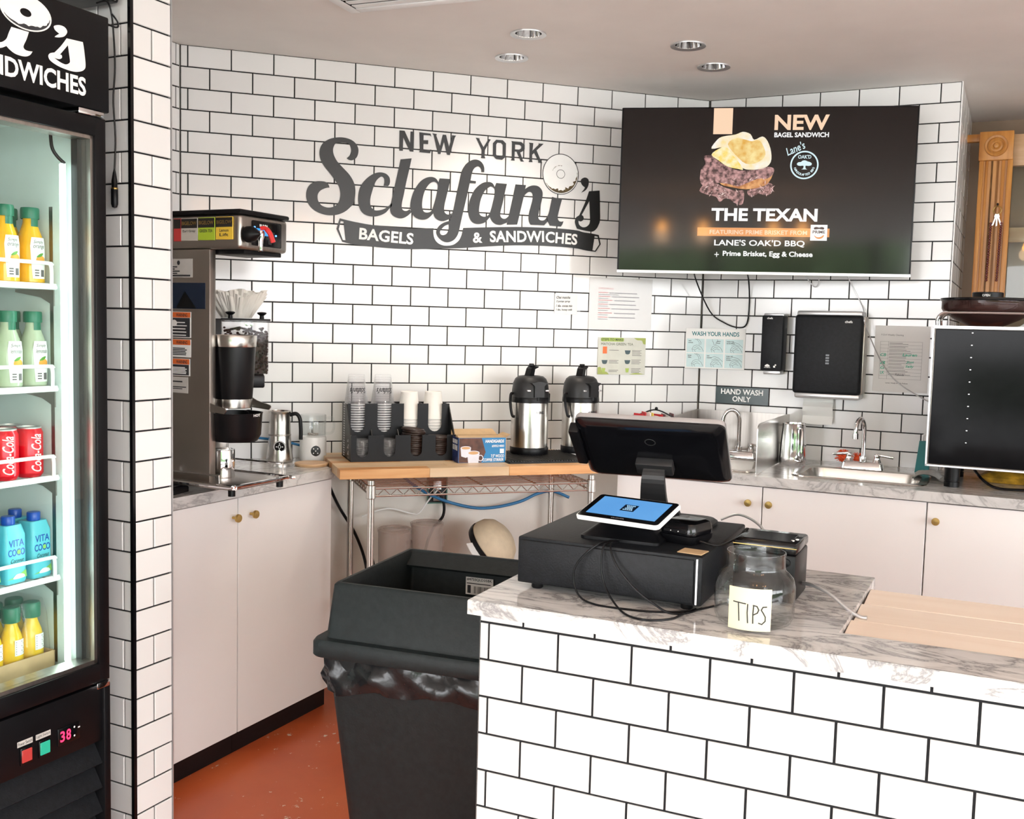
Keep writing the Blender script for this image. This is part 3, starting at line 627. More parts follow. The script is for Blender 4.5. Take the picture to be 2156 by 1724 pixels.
for k, mt, z in (('meat2', 'tv_meat', Z1), ('meat3', 'tv_meat', Z1), ('bunb', 'tv_crust', Z2), ('meat', 'tv_meat', Z3), ('bunt', 'tv_bun', Z3), ('gold', 'tv_gold', Z4), ('egg', 'tv_egg', XZ(-.0050))):
    tvp('sandwich_' + {'meat2': 'crumbs', 'meat3': 'crumbs', 'bunb': 'base', 'meat': 'brisket', 'bunt': 'bun', 'gold': 'bun_top', 'egg': 'egg'}[k], mt, lambda m: m.fill(tvs(k), z))
emat('tv_shred', (.70, .42, .40), EM, (.95, .75, .70), 60); emat('tv_char', (.05, .012, .012), EM * .6, (.20, .06, .05), 60)
for nm_, mt_, n_ in (('brisket_shreds', 'tv_shred', 90), ('brisket_char', 'tv_char', 90)):
    m = MB()
    for k in range(n_):
        poly_ = tvs(R.choice(('meat', 'meat', 'meat2', 'meat3')))[0]
        c_ = R.choice(poly_); g_ = (sum(p[0] for p in poly_) / len(poly_), sum(p[1] for p in poly_) / len(poly_)); u_ = R.uniform(.05, 1.0)
        cx, cz = g_[0] + (c_[0] - g_[0]) * u_, g_[1] + (c_[1] - g_[1]) * u_
        if cz > .06 - .02 * R.random(): continue
        a_ = R.uniform(0, PI); l_ = R.uniform(.004, .011); w_ = R.uniform(.0010, .0022)
        dx, dz = math.cos(a_) * l_, math.sin(a_) * l_; nx, nz = -math.sin(a_) * w_, math.cos(a_) * w_
        m.fill([[(cx - dx, cz - dz), (cx + nx * 1.5, cz + nz * 1.5), (cx + dx, cz + dz), (cx - nx * .2, cz - nz * .2)]], Z4)
    m.build(nm_, mt_, tv)['kind'] = 'stuff'
# mount arm
m = MB(); m.rbox(-.06, .07, -.05, .06, .52, .05, .004); m.build('mount_arm', 'black', tv)
# cables below the television
solo('cable', MB().tube(spath([(.05, -.30, 1.70), (.0, -.12, 1.66), (.045, -.03, 1.52), (.11, -.015, 1.47), (.17, -.012, 1.452), (.205, -.012, 1.47), (.212, -.012, 1.56), (.215, -.06, 1.66), (.23, -.2, 1.70)]), .0032), 'black', 'black cable looping on the tiles under the television', 'cable', FB)
solo('cable', MB().tube(spath([(.61, -.1, 1.70), (.62, -.02, 1.66), (.678, -.014, 1.55), (.700, -.120, 1.508), (.712, -.119, 1.46), (.773, -.016, 1.311), (.85, -.014, 1.23), (.985, -.016, 1.155)]), .0022), 'silver', 'thin grey cord trailing past the towel dispenser to the oven', 'cable', FB)
solo('cable', MB().tube(spath([(.44, -.13, 1.70), (.462, -.03, 1.652), (.485, -.016, 1.628), (.502, -.03, 1.655), (.50, -.12, 1.70)]), .002), 'silver', 'short pale wire loop hanging below the television', 'cable', FB)

# ================================================================ CABINETS AND COUNTERS
def L3(pts, z): return [(p[0], p[1], z) for p in pts]
def cabinet(F, x0, x1, yf, label, knob, depth=.5, group=None):
    t = thing('base_cabinet', label, 'cabinet', F, ((x0 + x1) / 2, yf, 0), 0, group)
    w = (x1 - x0) / 2
    b = MB(); b.box(-w, .02, .085, -w + .016, depth, .862); b.box(w - .016, .02, .085, w, depth, .862); b.box(-w, .02, .085, w, depth, .10); b.box(-w, depth - .01, .085, w, depth, .862)
    b.build('carcass', 'laminate', t)
    MB().box(-w, .025, 0, w, .04, .085).build('toe_kick', 'black', t)
    d = MB().rbox(-w + .0015, 0, .075, w - .0015, .019, .858, .0015, 1).build('door', 'laminate', t)
    kx = knob - (x0 + x1) / 2
    MB().lathe([(.0045, 0), (.0045, .014), (.008, .017), (.0135, .020), (.0135, .026), (.0125, .028), (.0001, .0285)], n=20, M=Matrix.Translation((kx, 0, .797)) @ Matrix.Rotation(PI / 2, 4, 'X')).build('knob', 'brass', d, label='round brass knob')
    return t
cabinet(FL, -.874, -.336, -.575, 'white slab-door base cabinet next to the tiled wall end', -.36)
cabinet(FL, -.335, .168, -.575, 'white slab-door base cabinet left of the wire table', -.276, .36)
cabinet(FB, -.14, .437, -.62, 'white base cabinet under the hand-wash sink behind the register', .389, .40)
cabinet(FB, .438, 1.008, -.62, 'white base cabinet under the wide sink', .466, .58)
cabinet(FB, 1.009, 1.58, -.62, 'white base cabinet below the black countertop oven', 1.04, .58)
# left worktop: follows the left wall and closes the corner to the logo wall
def w2L(x, y):
    dx, dy = x + 2.187, y
    return ((dx + dy) * .70710678, (dy - dx) * .70710678)
poly = [(-.872, -.002), (-.872, -.592), (.166, -.592), w2L(-1.672, -.285), w2L(-1.672, -.004), w2L(-2.18, -.004)]
solo('countertop', MB().prism(poly, XY(.864), XY(.90)), 'marble_back', 'grey marble worktop with the coffee brewer on it', 'countertop', FL)
# sink worktop
poly = [(-.142, -.64), (1.6, -.64), (1.6, -.002), (.004, -.004), (-.142, -.15)]
h1 = rrect(.04, -.54, .36, -.22, .05); h2 = rrect(.545, -.515, .965, -.235, .06)
solo('countertop', MB().prism([poly, h1, h2], XY(.864), XY(.90)), 'marble_back', 'grey marble worktop with two sinks along the tiled wall', 'countertop', FB)
def sink(label, x0, y0, x1, y1, r, dep, cat='sink'):
    t = thing('sink', label, cat, FB, ((x0 + x1) / 2, (y0 + y1) / 2, .9))
    w, d = (x1 - x0) / 2, (y1 - y0) / 2
    def lp(k, z, rr): return L3(rrect(-w + k, -d + k, w - k, d - k, rr, 6), z)
    m = MB(); m.loft([lp(-.03, .0005, r), lp(-.028, .004, r), lp(-.004, .004, r), lp(.001, .001, r), lp(.006, -.02, r), lp(.02, -dep, r), lp(.04, -dep - .006, r * .7)], cap1=True)
    m.build('basin', 'steel', t)
    MB().lathe([(.0001, -dep - .003), (.03, -dep - .003), (.032, -dep - .006)], n=16).build('drain', 'chrome', t)
    return t
sink('stainless wide drop-in sink left of the oven', .545, -.515, .965, -.235, .06, .13)
sink('stainless hand-wash sink boxed in by steel splash guards', .04, -.54, .36, -.22, .05, .11)
def faucet(label, x, y, turn, F=FB, wid=.16):
    t = thing('faucet', label, 'faucet', F, (x, y, .9045))
    b = MB(); b.loft([L3(rrect(-wid / 2, -.026, wid / 2, .026, .012), 0), L3(rrect(-wid / 2 + .004, -.024, wid / 2 - .004, .024, .012), .022), L3(rrect(-wid / 2 + .010, -.018, wid / 2 - .010, .018, .010), .028)], True, True); b.build('base_plate', 'chrome', t)
    ca, sa = math.cos(turn), math.sin(turn)
    pts = [(0, 0, .02), (0, 0, .08), (0, 0, .155)]
    for k in range(1, 10):
        a = PI * k / 9; q = .036 * (1 - math.cos(a)); pts.append((q * ca, q * sa, .155 + .045 * math.sin(a)))
    q = .072; pts.append((q * ca, q * sa, .142))
    n = MB(); n.tube(pts, .0085, 12); n.cyl((0, 0, .026), .015, .02); nk = n.build('spout', 'chrome', t)
    MB().cyl((q * ca, q * sa, .122), .0115, .022, 14).build('aerator', 'chrome', nk)
    for s in (-1, 1):
        hx = s * (wid / 2 - .026)
        k = MB(); k.lathe([(.017, .026), (.014, .034), (.010, .044), (.012, .050), (.012, .058), (.009, .062), (.0001, .063)], (hx, 0, 0), 16)
        M_ = Matrix.Translation((hx, -.004, .057)) @ Matrix.Rotation(s * .12, 4, 'Y')
        k.rbox(min(0, s * .062), -.008, -.004, max(0, s * .062), .008, .006, .003, M=M_)
        k.build('lever_handle', 'chrome', t)
    return t
faucet('chrome gooseneck faucet on the wide sink, orange brush behind it', .733, -.185, -1.9)
faucet('chrome gooseneck faucet between the steel splash guards', .222, -.135, -2.6)
g = thing('splash_guard', 'stainless splash guard panels boxing in the hand-wash sink', 'splash guard', FB, (.2, -.3, .9))
o_ = (-.2, .3, -.9)
def gp(x): return lambda a, b: (x - .2, a + .3, b - .9)
pf = [(-.02, .902, 1), (-.605, .902, 1), (-.605, 1.055), (-.597, 1.082), (-.568, 1.092, 1), (-.09, 1.094, 1), (-.02, 1.09, 1)]
MB().prism([smooth(pf, 4)], gp(.404), gp(.407)).build('side_panel', 'steel', g)
MB(o_).box(.0, -.014, .902, .404, -.011, 1.088).build('back_panel', 'steel_dark', g)
pl = [(-.30, .902), (-.30, 1.02), (-.03, 1.088), (-.03, .902)]
# left panel stands along the logo wall
M_ = Matrix.Translation((-.2, .3, -.9)) @ FB.inverted()
MB().prism([(-.215, .9), (-.215, 1.035), (-.02, 1.09), (-.02, .9)], XZ(-.03), XZ(-.033), M_).build('side_panel', 'steel_dark', g)

# ================================================================ ISLAND
isl = solo('service_counter', MB().box(-.014, .012, 0, 1.7, .60, .842), 'laminate', 'white-tiled island counter base standing under the veined marble slab', 'counter', FI)
MB().box(-.0215, .0045, 0, 1.7, .0118, .842).build('grout_bed', 'grout', isl)
ZM = .8219; HI = .07918
GAP = .0052
tiles(isl, -.0215, 1.7, .8425, 1, h=.8425 - ZM, j0=TW / 2)
tiles(isl, -.0215, 1.7, ZM, 11, h=HI, j0=0, zclip=.0005)
MB().box(-.0225, .006, 0, -.014, .6, .842).build('end_panel', 'laminate', isl)
poly = [(-.035, -.03), (1.72, -.03), (1.72, .116), (.68, .116), (.70, .615), (-.035, .615)]
def inset(poly, d):  # small edge easing by scaling about the centroid-free axis box
    return poly
m = MB(); m.prism(poly, XY(.8435), XY(.8715))
m.prism([(-.0345, -.0285), (1.7195, -.0285), (1.7195, .1155), (.6795, .1155), (.6995, .6145), (-.0340, .6145)], XY(.8710), XY(.873))
solo('island_worktop', m, 'marble', 'white veined marble slab on the tiled island', 'countertop', FI)
bd = thing('plywood_panel', 'pale bare timber board laid in the island cut-out', 'board', FI, (1.2, .32, .8425))
for i in range(3):
    MB().rbox(-.515 + i * .006, -.198 + i * .1385, .0005, .50, -.0598 + i * .1385, .019 + .0006 * i, .0015, 1).build('plank', 'plywood', bd)

# ================================================================ ISLAND TOP
def PI3(x, y, z): return FI @ Vector((x, y, z))
ZI = .873
dr = thing('cash_drawer', 'black metal cash drawer on the marble island', 'cash drawer', FI, (.215, .305, ZI))
m = MB(); m.rbox(-.201, -.198, .014, .201, .205, .114, .004); m.build('body', 'black_soft', dr)
MB().rbox(-.197, -.2035, .018, .185, -.197, .108, .003).build('drawer_front', 'black_soft', dr)
MB().box(.189, -.2025, .018, .1925, -.1975, .110).build('trim_strip', 'silver', dr)
for x in (-.165, .165):
    for y in (-.17, .17): MB().lathe([(.011, 0), (.013, .003), (.012, .0141)], (x, y, 0), 14).build('foot', 'black', dr)
DT = ZI + .1145
solo('sticky_note', MB().rbox(-.026, -.022, 0, .026, .022, .002, .0006, 1), 'kraft', 'small tan square stuck on the cash drawer corner', 'note', FI, (.386, .145, DT), -.1)
# register monitor seen from behind
ry, rt = -.6591, 2.437
FM = Matrix.Translation((-1.204, -1.977, 1.164)) @ Matrix.Rotation(ry, 4, 'Z') @ Matrix.Rotation(rt, 4, 'X')
mo = tag(bpy.data.objects.new('register_monitor', None), 'black point-of-sale monitor seen from behind, tilted on its stand', 'monitor')
C.objects.link(mo); mb_ = FI @ Matrix.Translation((.235, .42, DT)); mo.matrix_world = mb_
MR = mb_.inverted() @ FM
w, h = .1645, .110
def rl(k, z, r=.016): return L3(rrect(-w + k, -h + k, w - k, h - k, r, 6), z)
m = MB(); m.loft([rl(0, -.006), rl(.0005, -.002), rl(.010, .006, .02), rl(.022, .010, .02)], False, True, MR); m.build('back_cover', 'black_gloss', mo)
m = MB(); m.loft([rl(0, -.018), rl(-.001, -.014), rl(-.001, -.006), rl(.002, -.0055)], True, True, MR); m.build('bezel', 'silver', mo)
MB().loft([rl(.006, -.0185, .01), rl(.0065, -.0187, .01)], True, True, MR).build('screen', 'black_gloss', mo)
m = MB(); m.lathe([(.010, .0102), (.012, .0108), (.0125, .0102)], (0, .050, 0), 20, MR); m.build('emblem', 'charcoal', mo)
m = MB(); m.rbox(-w - .018, -.055, -.016, -w + .006, .075, .012, .004, 2, MR); m.build('card_swipe', 'black', mo)
m = MB(); m.rbox(-.040, -.052, .008, .044, -.012, .030, .004, 2, MR); hg = m.build('hinge_bracket', 'charcoal', mo)
# neck: curved plate from hinge down to the base
h0 = MR @ Vector((.002, -.032, .028)); ex = (MR.to_3x3() @ Vector((1, 0, 0))).normalized()
b0 = Vector((.0, .02, .012))
path = spath([h0, h0 + Vector((.0, -.006, -.028)), h0.lerp(b0, .55) + Vector((0, -.03, -.02)), b0 + Vector((0, -.012, .02)), b0], 5)
va = []
for i, p in enumerate(path):
    tt = i / (len(path) - 1); hw = .024 + .022 * tt ** 1.5
    t_ = (path[min(i + 1, len(path) - 1)] - path[max(i - 1, 0)]).normalized(); nn = ex.cross(t_).normalized() * .006
    va.append([p - ex * hw - nn, p + ex * hw - nn, p + ex * hw + nn, p - ex * hw + nn])
MB().loft(va, True, True, sm=False).build('neck', 'charcoal', mo)
m = MB(); m.loft([L3(rrect(-.115, -.075, .125, .085, .04), 0), L3(rrect(-.115, -.075, .125, .085, .04), .007), L3(rrect(-.108, -.068, .118, .078, .035), .012)], True, True); m.build('base_plate', 'charcoal', mo)
# customer tablet
FTb = Matrix.Translation((-1.324, -2.108, 1.061)) @ Matrix.Rotation(-.917, 4, 'Z') @ Matrix.Rotation(.273, 4, 'X')
tb = tag(bpy.data.objects.new('customer_display', None), 'small tilted payment tablet with a blue screen on the cash drawer', 'tablet'); C.objects.link(tb)
tbb = FI @ Matrix.Translation((.222, .205, DT)); tb.matrix_world = tbb; MR = tbb.inverted() @ FTb
w, h = .096, .058
m = MB(); m.loft([rl(.006, -.012, .008), rl(.0005, -.009, .01), rl(0, -.002, .01), rl(.002, 0, .01)], True, True, MR); m.build('tablet_case', 'white_plastic', tb)
MB().loft([rl(.003, 0, .008), rl(.0035, .0006, .008)], True, True, MR).build('screen_border', 'black_gloss', tb)
emat('blue_screen', (.10, .34, .74), .62, (.12, .38, .78), 8)
sc = MB().quad(lambda a, b: MR @ Vector((a, b, .0010)), -.079, -.040, .080, .046).build('blue_display', 'blue_screen', tb)
mat('navy', (.006, .016, .04), .2)
MB().quad(lambda a, b: MR @ Vector((a, b, .0014)), -.0145, -.012, .0175, .018).build('logo_square', 'navy', sc)
m = MB()
for k, (s_, wd) in enumerate((('BUSINESS', .020), ('NAME', .014), ('LOGO', .017), ('AND TEXT', .022))): m.text('IIIII', lambda a, b: MR @ Vector((a, b, .0018)), .0015 - wd / 2, .011 - k * .0062, wd, .0032, bold=.04, space=1.0)
mat('pale_blue', (.35, .62, .95), .4, emit=.5)
m.build('logo_print', 'pale_blue', sc)
m = MB(); m.text('CLOVER', lambda a, b: MR @ Vector((a, b, .0014)), -.014, -.0505, .030, .0034, bold=.02); m.build('brand_print', 'silver', tb)
m = MB(); m.loft([L3(rrect(-.088, -.048, .088, .052, .014), 0), L3(rrect(-.088, -.048, .088, .052, .014), .006), L3(rrect(-.080, -.030, .080, .046, .012), .012), L3(rrect(-.055, -.010, .055, .040, .012), .032), L3(rrect(-.058, -.028, .062, .036, .012), .062)], True, True); m.build('stand', 'black', tb)
# card reader
t = thing('card_reader', 'chunky black card reader beside the blue-screen tablet', 'card reader', FI, (.345, .245, DT), -.28)
m = MB(); m.loft([L3(rrect(-.036, -.038, .036, .04, .014), .0), L3(rrect(-.043, -.045, .043, .045, .016), .010), L3(rrect(-.044, -.046, .044, .046, .016), .019)], True, True); m.build('cradle', 'black', t)
m = MB(); m.loft([L3(rrect(-.042, -.044, .042, .044, .016), .0205), L3(rrect(-.043, -.045, .043, .045, .016), .030), L3(rrect(-.038, -.040, .038, .042, .014), .044), L3(rrect(-.030, -.030, .030, .036, .012), .048)], True, True); m.build('reader', 'black_gloss', t)
MB().rbox(-.028, -.0475, .024, .028, -.043, .033, .0015, 1).build('card_slot', 'black', t)
for x in (-.010, .008): MB().ball((x, -.0478, .0285), .0012, 8).build('indicator', 'white_ink', t)
solo('cable', MB().tube(spath([(.385, .2, DT + .012), (.42, .22, DT + .003), (.437, .31, DT + .004), (.445, .40, DT + .01), (.46, .43, ZI + .07), (.47, .44, ZI + .02)]), .0025), 'black', 'black cable trailing from the card reader towards the printer', 'cable', FI)
# cords looping down the drawer front
def cord(label, pts, m='black', r=.0022): return solo('cable', MB().tube(spath(pts), r, 8), m, label, 'cable', FI)
cord('black cord looping widest, left of the drawer front middle', [(.215, .148, DT + .004), (.200, .11, DT + .004), (.180, .088, .975), (.158, .080, .945), (.155, .078, .915), (.172, .070, .885), (.21, .060, .8755), (.28, .058, .8755), (.345, .075, .8755), (.40, .12, .8755), (.45, .22, .8755)])
cord('black cord hanging in a deep loop onto the marble edge', [(.222, .148, DT + .004), (.212, .10, DT + .003), (.212, .084, .955), (.222, .078, .915), (.25, .060, .885), (.29, .020, .8755), (.335, .005, .8755), (.375, .035, .8755), (.385, .075, .8755), (.40, .13, .8755)])
cord('black cord slanting down the drawer front to the right foot', [(.226, .148, DT + .004), (.225, .10, DT + .003), (.245, .084, .955), (.285, .080, .915), (.325, .078, .890), (.36, .075, .8757), (.39, .09, .8757), (.41, .14, .8757)])
# receipt printer
pr = thing('receipt_printer', 'glossy black cube receipt printer behind the tip jar', 'printer', FI, (.508, .335, ZI), -.02)
m = MB(); m.rbox(-.065, -.070, .003, .065, .070, .104, .005); m.build('body', 'black', pr)
m = MB(); m.rbox(-.066, -.072, .1045, .066, .070, .127, .006); cv = m.build('lid', 'black_gloss', pr)
MB().rbox(-.050, -.050, .1265, .050, .040, .1285, .001, 1).build('top_plate', 'black_gloss', cv)
MB().box(-.066, -.0728, .118, .066, -.0722, .1195).build('copper_line', 'brass', cv)
for x in (-.046, .046): MB().lathe([(.009, 0), (.008, .004), (.0001, .006)], n=14, M=Matrix.Translation((x, -.070, .088)) @ Matrix.Rotation(PI / 2, 4, 'X')).build('corner_button', 'black', pr)
for x, y in ((.050, -.03), (.056, -.012)): MB().cyl((x, y, .1268), .0035, .002, 10).build('indicator', 'white_ink', cv)
solo('cable', MB().tube(spath([(.565, .36, .90), (.60, .33, .905), (.64, .305, .895), (.675, .285, .8765), (.70, .275, .8662), (.715, .272, .8662)]), .004, 10), 'silver', 'grey printer cord running to the board edge', 'cable', FI)
solo('cable', MB().tube(spath([(.36, .50, DT + .006), (.40, .50, DT + .022), (.45, .47, DT + .012), (.49, .42, ZI + .10), (.50, .407, ZI + .07)]), .003, 8), 'silver', 'grey cord arching from the monitor base to the printer', 'cable', FI)
# tip jar
jr = thing('tip_jar', 'clear glass jar with a hand-lettered TIPS note', 'jar', FI, (.522, .098, ZI))
pf = [(.0001, .002), (.060, .002), (.070, .008), (.0755, .020), (.0770, .050), (.0765, .078), (.072, .093), (.0625, .103), (.0565, .109), (.0555, .116), (.0555, .137), (.0565, .1405), (.0560, .142), (.0538, .142), (.0535, .137), (.0535, .115), (.0545, .108), (.061, .101), (.0705, .091), (.0745, .077), (.075, .050), (.0735, .022), (.067, .011), (.058, .0065), (.0001, .0065)]
MB().lathe(pf, n=40).build('glass_body', 'glass', jr)
mat('sticky', (.86, .78, .50), .7, var=.02)
def cylmap(r, a0, z0): return lambda a, b: (r * math.sin(a0 + a / r), -r * math.cos(a0 + a / r), z0 + b)
def patch(m, fn, x0, y0, x1, y1, n=8):
    v = []; f = []
    for k in range(n + 1):
        x = x0 + (x1 - x0) * k / n; v += [fn(x, y0), fn(x, y1)]
    for k in range(n): f.append((2 * k, 2 * k + 2, 2 * k + 3, 2 * k + 1))
    return m.add(v, f, True)
cm = cylmap(.0776, .14, 0)
nt_ = patch(MB(), cm, -.046, .006, .036, .086).build('paper_note', 'sticky', jr)
cm2 = cylmap(.0780, .14, 0)
m = MB()
def stroke(m, pts, r, fn):
    q = smooth([p for p in pts], 3) if len(pts) > 9 else pts
    q2 = [q[0]]
    for a, b in zip(q[:-1], q[1:]):
        k_ = max(1, int(math.dist(a[:2], b[:2]) / .005))
        q2 += [(a[0] + (b[0] - a[0]) * j / k_, a[1] + (b[1] - a[1]) * j / k_) for j in range(1, k_ + 1)]
    for a, b in zip(q2[:-1], q2[1:]):
        dx, dy = b[0] - a[0], b[1] - a[1]; l = math.hypot(dx, dy) or 1; nx, ny = -dy / l * r, dx / l * r
        ex_, ey_ = dx / l * r * .6, dy / l * r * .6
        m.add([fn(a[0] - nx - ex_, a[1] - ny - ey_), fn(b[0] - nx + ex_, b[1] - ny + ey_), fn(b[0] + nx + ex_, b[1] + ny + ey_), fn(a[0] + nx - ex_, a[1] + ny - ey_)], [(0, 1, 2, 3)])
TP = [[(-.036, .058), (-.012, .0565)], [(-.026, .058), (-.025, .045), (-.0235, .023)], [(-.008, .056), (-.0085, .04), (-.007, .021)], [(.003, .055), (.002, .038), (.0025, .021)], [(.002, .055), (.009, .0535), (.0125, .047), (.010, .041), (.003, .037)], [(.027, .053), (.020, .0525), (.017, .047), (.021, .041), (.025, .034), (.025, .026), (.019, .020), (.013, .022)]]
for s_ in TP: stroke(m, s_, .0012, cm2)
m.build('handwriting', 'ink', nt_)

# ================================================================ LEFT WORKTOP
def RM(x, y, z, ax, a): return Matrix.Translation((x, y, z)) @ Matrix.Rotation(a, 4, ax)
br = thing('coffee_brewer', 'tall stainless coffee brewer with tea packets stuck on its side', 'coffee maker', FL, (-.42, -.45, .9))
O = (.42, .45, -.9)
m = MB(O); m.rbox(-.533, -.753, 1.640, -.315, -.22, 1.742, .012, 3); hd = m.build('head', 'steel_dark', br)
m = MB(O); m.rbox(-.537, -.757, 1.742, -.311, -.21, 1.756, .006); m.build('top_cover', 'black', br)
m = MB(O); m.cyl((-.48, -.60, 1.756), .008, .006, 12); m.build('fill_cap', 'black', br)
m = MB(O); m.rbox(-.532, -.636, .935, -.505, -.22, 1.640, .003); cl = m.build('side_column', 'steel_dark', br)
MB(O).box(-.5335, -.62, 1.462, -.5322, -.45, 1.540).build('dark_panel', 'navy', cl)
MB(O).prism([(-.585, 1.464), (-.54, 1.514), (-.505, 1.464)], YZ(-.5345), YZ(-.5338)).build('panel_flap', 'black', cl)
# labels on the column
def lab(name, y0, z0, y1, z1, mt, x=-.5338, par=None):
    return MB(O).rbox(x, min(y0, y1), z0, x + .0012, max(y0, y1), z1, .0004, 1).build(name, mt, par or cl)
YX = lambda x: (lambda a, b: (x, -a, b))       # text on the side: reading direction = towards -y
mat('label_grey', (.55, .53, .50), .5); mat('warn_orange', (.80, .16, .03), .5)
lb = lab('rating_label', -.57, 1.556, -.44, 1.612, 'label_grey')
m = MB(O)
for k in range(5): m.quad(YX(-.5346), .455, 1.560 + k * .0065, .50 + .01 * (k % 3), 1.5635 + k * .0065)
m.quad(YX(-.5346), .49, 1.559, .562, 1.564); m.fill([circ(.515, 1.600, .006, .007, 12)], YX(-.5346)); m.build('print', 'ink', lb)
for k, (zt, zb, body) in enumerate(((1.452, 1.374, 'ink'), (1.369, 1.315, 'white_ink'), (1.310, 1.258, 'ink'))):
    l = lab('warning_label', -.564 + .004 * (k == 2), zb, -.44, zt, 'white_ink')
    MB(O).quad(YX(-.5342), .442, zt - .017, .562 - .004 * (k == 2), zt - .001).build('orange_band', 'warn_orange', l)
    MB(O).text('WARNING', YX(-.5346), .505, zt - .0145, .045, .010, bold=.02).build('warning_word', 'ink', l)
    if body == 'ink': MB(O).quad(YX(-.5342), .442, zb + .002, .560 - .004 * (k == 2), zt - .018).build('black_field', 'ink', l)
    m = MB(O)
    for r in range(5): m.quad(YX(-.5346), .445, zb + .006 + r * (zt - zb - .03) / 5, .545 + .008 * math.sin(r * 3), zb + .009 + r * (zt - zb - .03) / 5)
    if k == 0: m.fill([circ(.497, 1.418, .012, .010, 12)], YX(-.5347))
    m.build('print', 'white_ink' if body == 'ink' else 'ink', l)
lb = lab('note_label', -.552, 1.205, -.44, 1.254, 'label_grey')
m = MB(O); m.quad(YX(-.5346), .46, 1.238, .53, 1.242); m.quad(YX(-.5346), .45, 1.222, .545, 1.225); m.quad(YX(-.5346), .45, 1.217, .53, 1.2195); m.build('print', 'ink', lb)
# control panel and hot water tap on the head front
pn = MB(O).rbox(-.483, -.7565, 1.654, -.350, -.752, 1.728, .004).build('control_panel', 'black_gloss', hd)
emat('lcd_blue', (.02, .25, .75), 1.0, (.05, .35, .9), 20)
MB(O).quad(XZ(-.7572), -.466, 1.686, -.410, 1.706).build('blue_lcd', 'lcd_blue', pn)
MB(O).text('BUNN', XZ(-.7572), -.452, 1.712, .036, .007, bold=.03).build('brand_print', 'white_ink', pn)
for x, z in ((-.44, 1.668), (-.405, 1.668), (-.392, 1.692)): MB(O).rbox(x - .008, -.7585, z - .007, x + .008, -.7562, z + .007, .001, 1).build('button', 'charcoal', pn)
emat('led_blue', (.1, .3, 1), 2.0)
MB(O).ball((-.378, -.758, 1.690), .003, 8).build('indicator', 'led_blue', pn); MB(O).ball((-.475, -.758, 1.708), .003, 8).build('indicator', 'led_blue', pn)
tp = MB(O).lathe([(.006, 0), (.024, .012), (.024, .028), (.018, .040), (.0001, .062)], n=20, M=RM(-.512, -.752, 1.683, 'X', PI / 2)).build('tap_cone', 'black', br)
m = MB(O); m.lathe([(.010, .0), (.012, .012), (.0075, .03), (.006, .058), (.008, .06)], n=14, M=RM(-.474, -.780, 1.697, 'X', PI)); m.rod((-.474, -.75, 1.687), (-.474, -.79, 1.687), .008); tpp = m.build('tap_spout', 'chrome', br)
m = MB(O); m.tube(spath([(-.482, -.785, 1.702), (-.473, -.795, 1.704), (-.462, -.804, 1.690), (-.452, -.809, 1.664)]), [.006] * 8 + [.0075] * 11, 8); m.build('tap_lever', 'red', tpp)
MB(O).rbox(-.50, -.74, 1.628, -.33, -.60, 1.640, .002).build('spray_head', 'black', br)
# tea packets
mat('tea_black', (.02, .018, .016), .4)
for k, (y, w1, col, w2) in enumerate(((-.498, 'BIGELOW', (.62, .05, .05), ''), (-.528, 'BIGELOW', (.60, .56, .50), 'Earl Grey'), (-.595, 'BIGELOW', (.45, .62, .04), 'GREEN TEA'), (-.664, 'BIGELOW', (.86, .58, .06), 'Lemon Lift'))):
    wd = .0655 if k else .03
    z0, z1 = 1.664 + .001 * k, 1.732 + .0005 * k
    kk = ('red', 'grey Earl Grey', 'lime Green Tea', 'yellow Lemon Lift')[k]
    pk = thing('tea_packet', kk + ' tea packet stuck to the steel brewer side', 'tea bag', FL, (-.535, y - wd / 2, z0), 0, 'tea packets on the brewer')
    mat('tea_%d' % k, col, .45)
    OO = (.535, -(y - wd / 2), -z0)
    p_ = MB(OO).rbox(-.5375, y - wd, z0, -.534, y, z1, .001, 1).build('sachet', 'tea_%d' % k, pk)
    MB(OO).quad(lambda a, b: (-.5378, -a, b), -y + .001, z1 - .030, -y + wd - .001, z1 - .002).build('dark_band', 'tea_black', p_)
    if k:
        MB(OO).text(w1, lambda a, b: (-.5382, -a, b), -y + .004, z1 - .021, wd - .008, .011, bold=.02).build('brand_print', 'brass', p_)
        ws = w2.split(' ') if k == 3 else [w2]
        m = MB(OO)
        for r, s_ in enumerate(ws): m.text(s_, lambda a, b: (-.5382, -a, b), -y + wd / 2, z1 - .044 - r * .013, .05 if len(ws) == 1 else .034, .009, al='c', bold=.01)
        m.build('flavour_print', 'ink', p_)
# brew rails, tray
for x0, x1 in ((-.530, -.526), (-.326, -.322)):
    MB(O).prism([smooth([(-.47, 1.215, 1), (-.47, 1.165, 1), (-.69, 1.150, 1), (-.695, 1.165), (-.64, 1.178), (-.59, 1.205), (-.565, 1.225), (-.545, 1.213)], 3)], YZ(x0), YZ(x1)).build('rail_bracket', 'steel_dark', br)
MB(O).box(-.528, -.62, 1.158, -.324, -.50, 1.161).build('rail_plate', 'steel_dark', br)
MB(O).rbox(-.555, -.745, .925, -.315, -.24, .940, .004).build('tray', 'steel_dark', br)
m = MB(O)
m.tube(spath([(-.565, -.30, .938), (-.565, -.735, .938), (-.55, -.752, .938), (-.32, -.752, .938), (-.305, -.735, .938), (-.305, -.30, .938)], 5), .006, 8)
for pts in ([(-.56, -.70, .945), (-.56, -.70, .968), (-.56, -.50, .968), (-.56, -.50, .945)], [(-.31, -.735, .945), (-.31, -.735, .98), (-.31, -.42, .98), (-.31, -.42, .945)], [(-.50, -.42, .945), (-.50, -.42, .975), (-.33, -.42, .975)]): m.tube(pts, .003, 6)
m.build('tray_rail', 'chrome', br)
